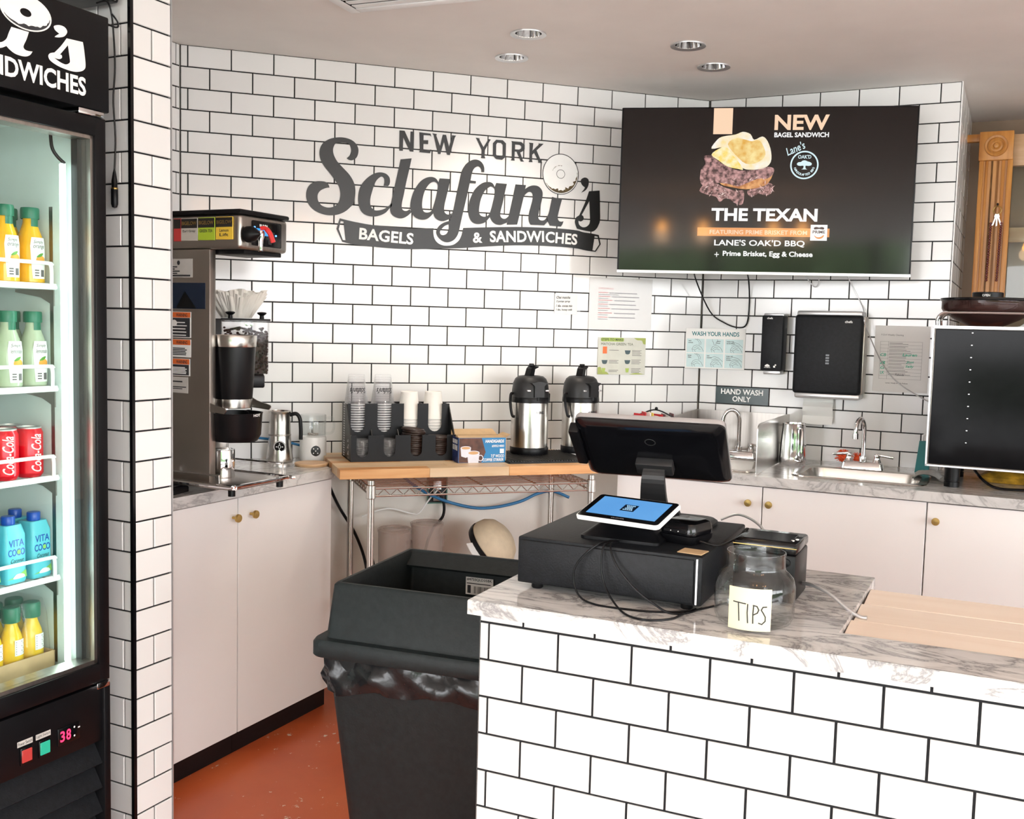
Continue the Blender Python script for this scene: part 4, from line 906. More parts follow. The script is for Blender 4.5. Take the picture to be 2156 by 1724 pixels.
for x, y in ((-.545, -.735), (-.325, -.735), (-.545, -.27), (-.325, -.27)): MB(O).cyl((x, y, .9005 if y > -.5 else .908), .011, .0255 if y > -.5 else .018, 12).build('foot', 'black', br)
# funnel below the rails
t = thing('brew_funnel', 'black plastic brew funnel with handle hanging under the brewer rails', 'funnel', FL, (-.43, -.645, 1.055))
MB().lathe([(.03, 0), (.068, .004), (.079, .022), (.083, .088), (.085, .092), (.081, .092), (.075, .03), (.04, .01), (.0001, .008)], n=28).build('basket', 'black', t)
MB().tube(spath([(.070, .02, .080), (.105, .030, .078), (.118, .034, .03), (.116, .034, -.014)]), .011, 10).build('handle', 'black', t)
MB().text('HOT', lambda a, b: (-.015 + a, -.0865, .083 + b), 0, 0, .03, .008, bold=.03).build('print', 'white_ink', t)
# tumbler standing on the rails
t = thing('insulated_mug', 'tall black insulated mug with steel rim, standing on the brewer rails', 'mug', FL, (-.432, -.640, 1.1615))
MB().lathe([(.0001, 0), (.055, 0), (.056, .004), (.0565, .028)], n=36).build('base_band', 'steel', t)
MB().lathe([(.0565, .028), (.0575, .030), (.0672, .185), (.0672, .188)], n=36).build('body', 'black', t)
MB().lathe([(.0672, .188), (.0682, .19), (.0702, .222), (.069, .224), (.0672, .220), (.064, .19), (.05, .02), (.0001, .012)], n=36).build('rim_band', 'steel', t)
MB().tube(spath([(.045, .040, .178), (.072, .062, .185), (.090, .078, .165), (.090, .078, .085), (.078, .066, .062), (.042, .036, .066)]), .0085, 10).build('handle', 'black', t)
# steel canister on the tray
t = thing('steel_canister', 'polished steel canister on the brewer tray under the black funnel', 'canister', FL, (-.43, -.595, .9405))
MB().lathe([(.0001, 0), (.037, 0), (.038, .003), (.038, .085), (.037, .088), (.033, .088), (.0001, .086)], n=28).build('body', 'chrome', t)
# black scale by the wall end
t = thing('counter_scale', 'low black plastic block on the worktop beside the tiled wall end', 'scale', FL, (-.56, -.50, .9), .2)
m = MB(); m.loft([L3(rrect(-.05, -.045, .045, .045, .012), 0), L3(rrect(-.05, -.045, .045, .045, .012), .014), L3(rrect(-.045, -.04, .04, .04, .012), .020)], True, True); m.build('base', 'black', t)
MB().rbox(-.035, -.03, .0195, .03, .03, .024, .002).build('platform', 'charcoal', t)
# grinder with bean hopper and paper filters on top
t = thing('coffee_grinder', 'black coffee grinder with a clear hopper full of dark beans', 'grinder', FA, (-1.995, -.315, .9), -.06)
MB().rbox(-.105, -.07, 0, -.035, .09, .30, .006).build('column', 'steel', t)
MB().rbox(-.115, -.10, .30, .085, .10, .345, .006).build('body', 'black', t)
MB().rbox(-.118, -.10, .28, -.06, .10, .535, .004).build('side_housing', 'black', t)
h = MB(); h.loft([L3(rrect(-.058, -.095, .098, .095, .012), .345), L3(rrect(-.058, -.095, .100, .095, .012), .530)], False, False); h.build('hopper', 'cup_clear', t)
mat('beans', (.030, .010, .006), .5, var=.6, scale=90, spec=.25)
bn_ = MB()
ic = bmesh.new(); bmesh.ops.create_icosphere(ic, subdivisions=1, radius=1); iv = [v.co.copy() for v in ic.verts]; ic.verts.index_update(); if_ = [[v.index for v in f.verts] for f in ic.faces]; ic.free()
for k in range(520):
    sd = R.random()
    if sd < .5: p = (R.uniform(-.05, .09), -.088, R.uniform(.35, .505))
    elif sd < .75: p = (.092, R.uniform(-.085, .085), R.uniform(.35, .49))
    else:
        x_, y_ = R.uniform(-.05, .09), R.uniform(-.085, .085); p = (x_, y_, .505 - abs(x_ - .0) * .25)
    M_ = Matrix.Translation(p) @ Matrix.Rotation(R.uniform(0, 6), 4, 'Z') @ Matrix.Rotation(R.uniform(0, 6), 4, 'X') @ Matrix.Diagonal((.0065, .0045, .004, 1))
    bn_.add(iv, if_, True, M_)
bn_.box(-.052, -.085, .348, .088, .085, .48)
bb = bn_.build('coffee_beans', 'beans', t); bb['kind'] = 'stuff'
MB().rbox(-.062, -.10, .530, .104, .10, .537, .003).build('hopper_lid', 'charcoal', t)
for x in (-.03, .075): MB().lathe([(.008, .537), (.007, .548), (.014, .553), (.017, .557), (.012, .560), (.0001, .561)], (x, -.075, 0), 16).build('lid_knob', 'black', t)
for x in (.025, .04): MB().lathe([(.0055, 0), (.0055, .003), (.0001, .0032)], n=12, M=RM(x, -.096, .517, 'X', PI / 2)).build('screw', 'chrome', t)
# paper filters: nested fluted cups
fm = mat('filter_paper', (.84, .80, .73), .85, var=.03)
def filt(rb, rt, h, ph):
    m = MB(); n = 96; loops = []
    for k in range(6):
        t_ = k / 5; r = rb + (rt - rb) * t_; amp = .010 * t_
        loops.append([((r + amp * math.sin(16 * 2 * PI * i / n + ph)) * math.cos(2 * PI * i / n), (r + amp * math.sin(16 * 2 * PI * i / n + ph)) * math.sin(2 * PI * i / n), h * t_ + .006 * t_ * math.sin(5 * 2 * PI * i / n + ph)) for i in range(n)])
    m.loft(loops, True, False); return m
for k in range(4):
    solo('paper_filter', filt(.052, .092 + .002 * k, .075, .35 * k), 'filter_paper', 'white fluted paper coffee filter in the nest on the grinder', 'coffee filter', FA, (-2.005, -.315, 1.4385 + .006 * k), .3 * k, 'paper filters on the grinder')
# frothers
t = thing('milk_frother', 'brushed steel milk frother with black handle and round dial', 'frother', FA, (-1.832, -.105, .9), -.2)
MB().lathe([(.0001, 0), (.046, 0), (.050, .003), (.051, .012), (.044, .060), (.041, .10)], n=36).build('base', 'steel', t)
MB().lathe([(.041, .10), (.0425, .101), (.0425, .106), (.041, .107)], n=36).build('seam_band', 'steel_dark', t)
MB().lathe([(.041, .107), (.040, .150), (.039, .182), (.041, .190), (.043, .192), (.041, .194), (.037, .188), (.037, .12), (.0001, .115)], n=36).build('jug', 'steel', t)
MB().tube(spath([(.036, .0, .178), (.060, .0, .183), (.074, .0, .165), (.078, .0, .125), (.078, .0, .085)]), .0075, 10).build('handle', 'black', t)
MB().lathe([(.023, 0), (.023, .004), (.0001, .0045)], n=24, M=RM(.004, -.0405, .062, 'X', PI / 2 + .12)).build('dial_ring', 'silver', t)
dl = MB().lathe([(.019, .004), (.018, .0065), (.0001, .0068)], n=24, M=RM(.004, -.0405, .062, 'X', PI / 2 + .12)).build('dial', 'black_gloss', t)
m = MB()
for a in (0, 1.57, 3.14, 4.71): m.fill([circ(.004 + .011 * math.cos(a), .062 + .011 * math.sin(a), .0022, n=8)], XZ(-.0495))
m.fill([circ(.004, .062, .006, n=14), circ(.004, .062, .0045, n=14)], XZ(-.0495)); m.build('dial_marks', 'white_ink', dl)
solo('plastic_lid', MB().lathe([(.0001, .002), (.036, .002), (.040, .0), (.043, .004), (.043, .010), (.041, .012), (.039, .008), (.0001, .006)], n=32), 'clear_plastic', 'round clear lid lying in front of the steel frother', 'lid', FA, (-1.838, -.275, .9), 0)
t = thing('milk_frother', 'white milk frother with a clear glass jug on top', 'frother', FA, (-1.703, -.075, .9), -.15)
MB().lathe([(.0001, .0), (.044, .0), (.046, .003), (.046, .070), (.044, .076), (.0001, .077)], n=36).build('base', 'white_plastic', t)
MB().lathe([(.043, .0775), (.044, .079), (.045, .145), (.0435, .147), (.0425, .144), (.0415, .082), (.0001, .0805)], n=36).build('jug', 'glass', t)
MB().tube(spath([(.044, .004, .135), (.066, .006, .135), (.072, .006, .11), (.064, .006, .088), (.043, .004, .086)]), .004, 8).build('jug_handle', 'glass', t)
m = MB(); m.rod((0, 0, .08), (0, 0, .125), .0015); m.tube([(.018 * math.cos(a * .5), .018 * math.sin(a * .5), .084 + .002 * math.sin(a * 3)) for a in range(13)], .0018, 6); m.build('whisk', 'steel_dark', t)
dl = MB().lathe([(.017, 0), (.016, .002), (.0001, .0022)], n=24, M=RM(.010, -.0449, .034, 'X', PI / 2)).build('dial', 'black_gloss', t)
m = MB()
for a in (.8, 2.35, 3.9, 5.5): m.fill([circ(.010 + .010 * math.cos(a), .034 + .010 * math.sin(a), .0022, n=8)], XZ(-.0475))
m.fill([circ(.010, .034, .002, n=8)], XZ(-.0475)); m.build('dial_marks', 'white_ink', dl)
t.scale = (1.1, 1.1, 1.2)
solo('coaster', MB().lathe([(.0001, .0), (.060, .0), (.062, .003), (.062, .009), (.060, .011), (.0001, .011)], n=36), 'pine', 'round pale wooden coaster in front of the white frother', 'coaster', FA, (-1.728, -.225, .9), 0)
solo('water_hose', MB().tube(spath([(-2.10, -.05, .95), (-1.98, -.03, .985), (-1.85, -.025, .975), (-1.76, -.02, .955), (-1.68, -.02, .93), (-1.64, -.018, .91)]), .005, 8), mat('hose_blue', (.02, .16, .36), .35), 'blue water line along the tiles behind the steel frother', 'hose', FA)

# ================================================================ WIRE TABLE WITH BUTCHER BLOCK
TX0, TX1, TY0, TY1 = -1.552, -.708, -.478, -.055
wt = thing('wire_shelving', 'chrome wire shelving unit under the butcher block', 'shelf', FA, ((TX0 + TX1) / 2, (TY0 + TY1) / 2, 0))
OT = (-(TX0 + TX1) / 2, -(TY0 + TY1) / 2, 0)
for x in (TX0, TX1):
    for y in (TY0, TY1):
        m = MB(OT); m.cyl((x, y, .012), .0125, .866, 16)
        for k in range(15): m.lathe([(.0126, 0), (.0118, .001), (.0118, .002), (.0126, .003)], (x, y, .05 + k * .051), 16)
        pz = m.build('post', 'steel', wt)
        MB(OT).lathe([(.0135, .812), (.0175, .815), (.0165, .860), (.0135, .862)], (x, y, 0), 16).build('collar', 'steel', pz)
        MB(OT).lathe([(.0001, 0), (.016, 0), (.016, .010), (.008, .014)], (x, y, 0), 14).build('foot', 'black', pz)
def wshelf(zt):
    for a, b in (((TX0, TY0), (TX1, TY0)), ((TX0, TY1), (TX1, TY1)), ((TX0, TY0), (TX0, TY1)), ((TX1, TY0), (TX1, TY1))):
        m = MB(OT); m.rod((a[0], a[1], zt), (b[0], b[1], zt), .0035); m.rod((a[0], a[1], zt - .027), (b[0], b[1], zt - .027), .0035)
        L_ = math.hypot(b[0] - a[0], b[1] - a[1]); n = round(L_ / .046)
        pts = [(a[0] + (b[0] - a[0]) * k / (2 * n), a[1] + (b[1] - a[1]) * k / (2 * n), zt - (.025 if k % 2 else .002)) for k in range(2 * n + 1)]
        m.tube(pts, .0022, 6); m.build('truss_rail', 'steel', wt)
    for k in range(13):
        y = TY0 + (TY1 - TY0) * (k + 1) / 14; MB(OT).rod((TX0, y, zt + .003), (TX1, y, zt + .003), .0018, 6).build('shelf_wire', 'steel', wt)
    for k in range(3):
        x = TX0 + (TX1 - TX0) * (k + 1) / 4; MB(OT).tube([(x, TY0, zt - .004), (x, TY1, zt - .004)], .003, 6).build('cross_wire', 'steel', wt)
wshelf(.848); wshelf(.42)
bk = thing('butcher_block', 'butcher block top of finger-jointed staves on the wire shelving', 'table top', FA, (-1.18, -.26, .8865))
ys = [-.50 + .4775 * k / 8 for k in range(9)]
xs0 = [-1.667, -1.345, -1.045, -.69]
for k in range(8):
    cut = xs0 if k == 0 else [-1.667] + sorted(R.uniform(-1.5, -.85) for _ in range(2)) + [-.69]
    for i in range(3):
        pale = (k == 0 and i == 1) or (k > 0 and R.random() < .7)
        MB((1.18, .26, -.8865)).rbox(cut[i] + .0002, ys[k] + .0002, .8865, cut[i + 1] - .0002, ys[k + 1] - .0002, .92, .0012, 1).build('stave', 'butcher_pale' if pale else 'butcher', bk)
# things under the table, on the wall
t = thing('outlet_box', 'open electrical outlet box on the wall under the butcher block', 'outlet', FA, (-1.185, .012, .755))
m = MB()
for a in ((-.042, -.055, -.038, .055), (.038, -.055, .042, .055), (-.042, -.055, .042, -.050), (-.042, .050, .042, .055)): m.box(a[0], -.012, a[1], a[2], 0, a[3])
m.build('box_frame', mat('box_green', (.10, .22, .18), .5), t)
MB().box(-.038, -.002, -.050, .038, 0, .050).build('box_back', 'charcoal', t)
MB().rbox(-.017, -.010, -.045, .017, -.002, .040, .003).build('receptacle', 'silver', t)
MB().rbox(-.012, -.030, -.022, .016, -.010, .004, .004).build('plug', 'black', t)
solo('power_cord', MB().tube(spath([(-1.178, -.022, .737), (-1.165, -.03, .70), (-1.17, -.03, .65), (-1.21, -.028, .60), (-1.24, -.025, .50), (-1.25, -.02, .30)]), .006, 8), 'black', 'black power cord dropping from the outlet box', 'cable', FA)
solo('power_cord', MB().tube(spath([(-1.178, -.022, .775), (-1.23, -.03, .72), (-1.27, -.035, .67), (-1.30, -.03, .668), (-1.38, -.028, .69), (-1.44, -.028, .685), (-1.50, -.02, .66)]), .0035, 8), 'white_plastic', 'white cord running left from the outlet box', 'cable', FA)
solo('water_hose', MB().tube(spath([(-1.36, -.03, .84), (-1.28, -.035, .775), (-1.18, -.055, .725), (-1.05, -.05, .688), (-.95, -.045, .685), (-.84, -.042, .705), (-.76, -.035, .735), (-.69, -.028, .742), (-.62, -.04, .715)]), .0065, 10), 'hose_blue', 'blue water hose sagging across the wall under the butcher block', 'hose', FA)
solo('power_cord', MB().tube(spath([(-1.66, -.10, .86), (-1.63, -.06, .78), (-1.59, -.03, .70), (-1.53, -.025, .60), (-1.49, -.02, .50), (-1.47, -.02, .4)]), .006, 8), 'black', 'thick black cord slanting behind the left table posts', 'cable', FA)
solo('power_cord', MB().tube(spath([(-1.49, -.10, .66), (-1.475, -.10, .62), (-1.478, -.09, .55), (-1.462, -.09, .48), (-1.46, -.09, .426)]), .004, 8), 'black', 'thin black cord beside the hazy canisters', 'cable', FA)
for k, (x, y, zt) in enumerate(((-1.400, -.175, .645), (-1.268, -.165, .662))):
    t = thing('food_canister', ('hazy plastic canister nearer the left table post', 'hazy plastic canister with a spigot, right of its twin')[k], 'canister', FA, (x, y, .4245), .4, 'hazy canisters under the table')
    h = zt - .4245
    MB().lathe([(.0001, .002), (.058, .0), (.061, .004), (.063, h - .012), (.061, h - .012), (.058, .006), (.0001, .006)], n=32).build('body', 'milky', t)
    ld = MB().lathe([(.0655, h - .018), (.0665, h - .006), (.060, h - .002), (.058, h - .006), (.044, h - .006), (.042, h), (.039, h), (.037, h - .006), (.0001, h - .006)], n=32).build('lid', 'milky', t)
    MB().tube(spath([(.060, 0, h - .07), (.075, 0, h - .065), (.082, 0, h - .075), (.082, 0, h - .11)]), .006, 8).build('spigot', 'milky', t)
t = thing('hat', 'tan dome hat with a black band leaning under the butcher block', 'hat', FA, (-1.0, -.20, .4245))
M_ = Matrix.Translation((-.02, .02, .125)) @ Matrix.Rotation(.60, 4, 'X') @ Matrix.Rotation(.70, 4, 'Y') @ Matrix.Scale(1.15, 4)
mat('straw', (.66, .56, .40), .7, var=.06, scale=40)
MB().lathe([(.088, .0), (.093, .02), (.088, .045), (.072, .068), (.045, .083), (.0001, .09)], n=32, M=M_).build('crown', 'straw', t)
MB().lathe([(.0885, -.012), (.0945, .002), (.0945, .012), (.089, .002)], n=32, M=M_).build('band', 'black', t)
MB().lathe([(.086, -.004), (.108, -.018), (.108, -.021), (.086, -.008)], n=32, M=M_, a0=3.4, a1=5.2).build('peak', 'white_plastic', t)
# ---------------- cup organiser
og = thing('cup_organizer', 'black four-slot cup and lid organizer on the butcher block', 'organizer', FA, (-1.398, -.20, .9202))
OO = (1.398, .20, -.9202)
CXS = (-1.553, -1.451, -1.349, -1.253)
def upanel(x0, x1, z0, z1, hw, zb, cx):
    pts = [(x0, z0), (x1, z0), (x1, z1)]
    for c in sorted(cx, reverse=True):
        pts.append((c + hw, z1)); 
        for k in range(9): a = -PI * k / 8; pts.append((c + hw * math.cos(a), zb + hw + hw * math.sin(a)))
        pts.append((c - hw, z1))
    pts.append((x0, z1)); return pts
MB(OO).prism([upanel(-1.596, -1.200, .9202, 1.018, .022, .938, CXS)], XZ(-.303), XZ(-.299)).build('front_panel', 'black', og)
MB(OO).prism([upanel(-1.592, -1.196, .9202, 1.128, .027, 1.02, CXS)], XZ(-.200), XZ(-.196)).build('rear_panel', 'black', og)
MB(OO).box(-1.594, -.105, .9202, -1.194, -.101, 1.128).build('back_panel', 'black', og)
MB(OO).box(-1.596, -.299, .9202, -1.200, -.105, .925).build('floor_panel', 'black', og)
for x in (-1.596, -1.504, -1.402, -1.300, -1.200):
    MB(OO).prism([[(-.299, .9202), (-.101, .9202), (-.101, 1.126), (-.196, 1.126), (-.2, 1.03), (-.25, .985), (-.299, 1.018)] if x not in (-1.596, -1.2) else [(-.299, .9202), (-.101, .9202), (-.101, 1.126), (-.196, 1.126), (-.285, 1.018), (-.299, 1.018)]], YZ(x), YZ(x + .004)).build('divider', 'black', og)
# cups: inverted, nested
cupm = MB().lathe([(.046, 0), (.0475, .001), (.0475, .004), (.045, .005), (.031, .112), (.030, .115), (.0001, .114)], n=24)
CU = cupm.mesh('clear_cup'); CU.materials.append(MT['cup_clear']); CU.materials.append(glassy('cup_rim', (.9, .9, .92), 1.5, .1, .55, (.95, .95, .97)))
for p_ in CU.polygons: p_.material_index = 1 if p_.center.z < .0055 else 0
for s in range(2):
    for k in range(22):
        o = bpy.data.objects.new('clear_cup', CU); C.objects.link(o); o.matrix_world = Matrix.Translation((CXS[s] + .002, -.150, .9256 + .0093 * k))
        tag(o, ('clear plastic cup nested upside down in the leftmost tall stack', 'clear plastic cup nested upside down in the second tall stack')[s], 'cup', ('clear cups in the leftmost stack', 'clear cups in the second stack')[s])
        if k == 21: o['label'] = ('topmost clear plastic cup of the leftmost upside-down stack', 'topmost clear plastic cup of the second upside-down stack')[s]
        if k == 21:
            m = MB(); r0 = .0405
            fn = lambda a, b: ((r0 - .13 * (b - .045)) * math.sin(a / r0), -(r0 - .13 * (b - .045)) * math.cos(a / r0), b)
            m.text("Sclafani's", lambda a, b: fn(-a, .066 - b), -.034, 0, .068, .022, shear=.25, bold=.02, sd=.008); m.build('printed_name', 'ink', o)
mat('paper_cup', (.86, .83, .78), .6, var=.02)
pcm = MB().lathe([(.043, 0), (.045, .002), (.045, .005), (.043, .006), (.0325, .104), (.0325, .108), (.030, .108), (.030, .104), (.0001, .104)], n=28)
PC = pcm.mesh('paper_cup'); PC.materials.append(MT['paper_cup'])
for s in range(2):
    for k in range(13):
        o = bpy.data.objects.new('paper_cup', PC); C.objects.link(o); o.matrix_world = Matrix.Translation((CXS[2 + s] + .004, -.150, .9256 + .0115 * k))
        tag(o, ('white printed paper cup nested upside down in the left paper-cup stack', 'white printed paper cup nested upside down in the right paper-cup stack')[s], 'cup', ('paper cups in the left stack', 'paper cups in the right stack')[s])
        if k == 12: o['label'] = ('topmost white printed paper cup of the left paper-cup stack', 'topmost white printed paper cup of the right paper-cup stack')[s]
        if k == 12:
            m = MB(); r0 = .0425
            fn = lambda a, b: ((r0 - .1 * b) * math.sin(a / r0), -(r0 - .1 * b) * math.cos(a / r0), b)
            m.text("Sclafani's", lambda a, b: fn(-a, .056 - b), -.032, 0, .064, .019, shear=.25, bold=.01, sd=.008); m.build('printed_name', 'ink', o)
lm_ = MB().lathe([(.0001, .004), (.034, .004), (.036, .009), (.041, .009), (.0445, .0045), (.0445, 0), (.042, 0), (.040, .005)], n=28)
LMs = {}
for key, mt in (('dark', 'lid_brown'), ('clear', 'clear_plastic')):
    if key == 'dark': mat('lid_brown', (.030, .016, .012), .35, var=.15)
    q = lm_.mesh('cup_lid'); q.materials.append(MT[mt]); LMs[key] = q
for s, (n, tilt, key) in enumerate(((9, 0, 'clear'), (9, 0, 'clear'), (15, .10, 'dark'), (11, .04, 'dark'))):
    nm = ('clear cup lid in the leftmost front slot', 'clear cup lid in the second front slot', 'dark brown cup lid in the tall leaning front stack', 'dark brown cup lid in the shorter right front stack')[s]
    for k in range(n):
        o = bpy.data.objects.new('drink_cover', LMs[key]); C.objects.link(o)
        dz = .0075 if key == 'dark' else .008
        o.matrix_world = Matrix.Translation((CXS[s] + .003 * math.sin(k * 2.1), -.248 + .002 * math.cos(k * 1.7), .9256 + dz * k)) @ Matrix.Rotation(tilt * (k > n - 3), 4, 'Y')
        tag(o, nm, 'lid', nm.replace('cup lid', 'lids').replace('in the', 'of the'))
# stirrer box
bx = thing('stirrer_box', 'blue open carton of wood coffee stirrers on the butcher block', 'box', FA, (-1.115, -.33, .9202))
OO = (1.115, .33, -.9202)
mat('carton_blue', (.01, .20, .46), .45, var=.08, scale=12); mat('carton_navy', (.015, .03, .12), .45)
m = MB(OO); m.box(-1.207, -.384, .9202, -1.023, -.382, 1.014); fp = m.build('front_panel', 'carton_blue', bx)
MB(OO).box(-1.209, -.384, .9202, -1.207, -.275, 1.014).build('side_panel', 'carton_navy', bx)
m = MB(OO); m.box(-1.023, -.384, .9202, -1.021, -.275, 1.014); m.box(-1.209, -.277, .9202, -1.021, -.275, 1.014); m.box(-1.207, -.382, .9202, -1.023, -.277, .923); m.build('inner_panels', 'kraft', bx)
m = MB(OO); m.add([(-1.207, -.275, 1.014), (-1.023, -.275, 1.014), (-1.035, -.245, 1.034), (-1.20, -.245, 1.034)], [(0, 1, 2, 3)]); m.add([(-1.207, -.384, 1.014), (-1.023, -.384, 1.014), (-1.03, -.35, 1.020), (-1.205, -.35, 1.020)], [(0, 1, 2, 3)]); m.add([(-1.022, -.384, 1.014), (-1.022, -.275, 1.014), (-1.0, -.275, 1.024), (-1.0, -.37, 1.024)], [(0, 1, 2, 3)]); m.build('flap', 'kraft', bx)
mat('photo_brown', (.10, .035, .02), .5, var=.4, scale=40); mat('mug_white', (.72, .72, .80), .4); mat('coffee_tan', (.62, .36, .16), .5)
ph = MB(OO); ph.fill([[(-1.206, .9212), (-1.118, .9212), (-1.102, .96), (-1.118, 1.013), (-1.206, 1.013)]], XZ(-.3845)); pho = ph.build('coffee_photo', 'photo_brown', fp)
m = MB(OO)
for cx, cz, s_ in ((-1.180, .958, .85), (-1.150, .936, 1.0)):
    m.fill([[(cx - .024 * s_, cz + .022 * s_), (cx + .024 * s_, cz + .022 * s_), (cx + .020 * s_, cz - .022 * s_ + .006), (cx, cz - .024 * s_ + .002), (cx - .020 * s_, cz - .022 * s_ + .006)]], XZ(-.3850 - .0004 * s_)); m.fill([circ(cx, cz + .022 * s_, .024 * s_, .008 * s_, 20)], XZ(-.3853 - .0004 * s_))
m.fill([circ(-1.122, .938, .011, .012, 16), circ(-1.122, .938, .008, .009, 16)], XZ(-.3856)); m.build('photo_mugs', 'mug_white', pho)
m = MB(OO)
for cx, cz, s_ in ((-1.180, .958, .85), (-1.150, .936, 1.0)): m.fill([circ(cx, cz + .0215 * s_, .020 * s_, .006 * s_, 20)], XZ(-.3862 - .0002 * s_))
m.build('photo_coffee', 'coffee_tan', pho)
m = MB(OO); m.text('HANDIGARDS', XZ(-.3848), -1.104, .995, .074, .012, bold=.03, shear=.2); m.text('#305214003', XZ(-.3848), -1.078, .978, .048, .009, bold=.02); m.text('7.5" WOOD', XZ(-.3848), -1.081, .939, .052, .012, bold=.02); m.text('COFFEE STIRRER', XZ(-.3848), -1.113, .925, .083, .011, bold=.02); m.quad(XZ(-.3847), -1.046, .955, -1.030, .972); m.build('lettering', 'white_ink', fp)
m = MB(OO)
for k in range(4): m.quad(YZ(-1.2094), -.372 + k * .022, .99, -.358 + k * .022, 1.006); m.quad(YZ(-1.2094), -.372 + k * .022, .965, -.358 + k * .022, .985)
m.build('side_print', 'white_ink', bx)
# drip mat and airpots
dm = thing('drip_mat', 'black ribbed drip mat under the two airpots', 'mat', FA, (-.86, -.26, .9202))
m = MB(); m.loft([L3(rrect(-.165, -.175, .165, .165, .01), 0), L3(rrect(-.165, -.175, .165, .165, .01), .006)], True, True); m.build('base', 'black', dm)
for k in range(30): MB().box(-.160 + k * .011, -.165, .006, -.155 + k * .011, .155, .009).build('rib', 'charcoal', dm)
def airpot(label, x, y, rz):
    t = thing('airpot', label, 'airpot', FA, (x, y, .9294), rz, 'airpots on the drip mat')
    MB().lathe([(.0001, 0), (.076, 0), (.077, .003), (.077, .024), (.0755, .027)], n=40).build('base_ring', 'black', t)
    MB().lathe([(.075, .025), (.0748, .10), (.074, .204), (.0735, .206)], n=40).build('body', 'steel', t)
    MB().lathe([(.0752, .204), (.0755, .212), (.0745, .224), (.0735, .226)], n=40).build('collar', 'black', t)
    MB().lathe([(.0740, .224), (.0738, .250), (.070, .280), (.062, .298), (.050, .308), (.036, .310), (.030, .300), (.0001, .298)], n=40).build('pump_head', 'charcoal', t)
    m = MB(); m.prism([(-.021, .228), (.021, .228), (.021, .272), (.034, .284), (.0, .290), (-.034, .284), (-.021, .272)], XZ(-.0815), XZ(-.05)); m.build('spout_housing', 'charcoal', t)
    m = MB(); m.cyl((0, -.071, .214), .009, .014, 12); m.build('spout', 'black', t)
    m = MB(); m.prism([(-.026, .300), (.002, .300), (.010, .336), (.030, .343), (.030, .347), (.0, .349), (-.012, .338)], XZ(-.014), XZ(.014), Matrix.Rotation(.35, 4, 'Z')); m.rbox(-.006, -.008, .347, .010, .008, .358, .002); m.build('pump_lever', 'black', t)
    m = MB(); m.tube(spath([(-.076, 0, .240), (-.086, 0, .236), (-.092, -.01, .20), (-.088, -.02, .155), (-.080, -.028, .150)]), .0055, 8); m.tube([(.076, 0, .240), (.084, 0, .236), (.082, -.002, .20)], .005, 8); m.build('carry_handle', 'black', t)
    for s_ in (-1, 1): MB().rbox(s_ * .040 - .008, -.071, .250, s_ * .040 + .008, -.062, .257, .002).build('latch_mark', 'silver', t)
    fn = cylmap(.0752, 0, 0); m = MB(); m.text('WARING', fn, -.026, .162, .052, .011, bold=.01, sd=.008); m.build('brand_print', 'ink', t)
airpot('stainless airpot with black pump top, fully visible on the drip mat', -.862, -.195, .12)
airpot('stainless airpot partly hidden behind the register monitor', -.640, -.185, .35)
# sugar caddy
t = thing('packet_caddy', 'dark wire caddy holding sweetener packets behind the register monitor', 'caddy', FB, (-.060, -.40, .9), PI / 4 - PI / 2)
m = MB(); m.loft([L3(rrect(-.05, -.07, .05, .07, .01), 0), L3(rrect(-.06, -.095, .06, .095, .012), .158)], True, False); m.build('basket', 'charcoal', t)
m = MB()
m.tube(spath([(-.06, -.095, .158), (-.06, -.09, .172), (-.04, -.05, .185), (.0, .0, .205), (.05, .06, .175), (.06, .095, .158)]), .003, 6); m.ball((0, 0, .21), .007, 10); m.build('wire_handle', 'black', t)
mat('pk_red', (.55, .02, .03), .5); mat('pk_yellow', (.85, .65, .12), .5); mat('pk_dark', (.10, .015, .02), .5)
for k in range(9):
    cc = ('pk_red', 'pk_red', 'paper', 'pk_yellow', 'paper', 'pk_red', 'pk_dark', 'paper', 'pk_dark')[k]
    o = solo('sugar_packet', MB().rbox(-.030, -.002, 0, .030, .002, .075, .001, 1), cc, 'sweetener packet standing in the dark wire caddy', 'packet', FB @ Matrix.Translation((-.060, -.40, 0)) @ Matrix.Rotation(-PI / 4, 4, 'Z'), (R.uniform(-.012, .012), -.075 + k * .0175, 1.005 + R.uniform(0, .02)), R.uniform(-.3, .3), 'sweetener packets in the caddy')

# ================================================================ SINK WALL
def bthing(name, label, cat, x, y, z, rz=0, group=None): return thing(name, label, cat, FB, (x, y, z), rz, group)
t = bthing('steel_pitcher', 'polished steel milk pitcher between the two sinks', 'pitcher', .462, -.20, .9)
MB().lathe([(.0001, 0), (.050, 0), (.053, .004), (.0535, .03), (.050, .10), (.046, .160), (.047, .168), (.0455, .169), (.044, .160), (.048, .10), (.051, .03), (.0001, .008)], n=40).build('body', 'chrome', t)
MB().tube([(.030, -.040, .15), (.042, -.060, .15), (.046, -.066, .14), (.046, -.068, .05), (.040, -.052, .035)], .006, 8).build('handle', 'chrome', t)
t = bthing('scrub_brush', 'orange bristle scrubbing brush behind the wide sink faucet', 'brush', .665, -.095, .9)
mat('orange_bristle', (.85, .10, .02), .6, var=.2, scale=50)
m = MB()
for k in range(170):
    a = R.uniform(0, 6.283); b = R.uniform(-.5, 1.5); d = Vector((math.cos(a) * math.cos(b), math.sin(a) * math.cos(b), math.sin(b)))
    c = Vector((-.02 if k < 120 else .035, 0, .032)); l = .034 if k < 120 else .026
    m.rod(c + d * .006, c + d * l, .0011, 4)
m.ball((-.02, 0, .032), .02, 10); m.ball((.035, 0, .032), .014, 10)
b_ = m.build('bristles', 'orange_bristle', t); b_['kind'] = 'stuff'
MB().rod((-.02, 0, .03), (.09, .03, .02), .005).build('handle', 'white_plastic', t)
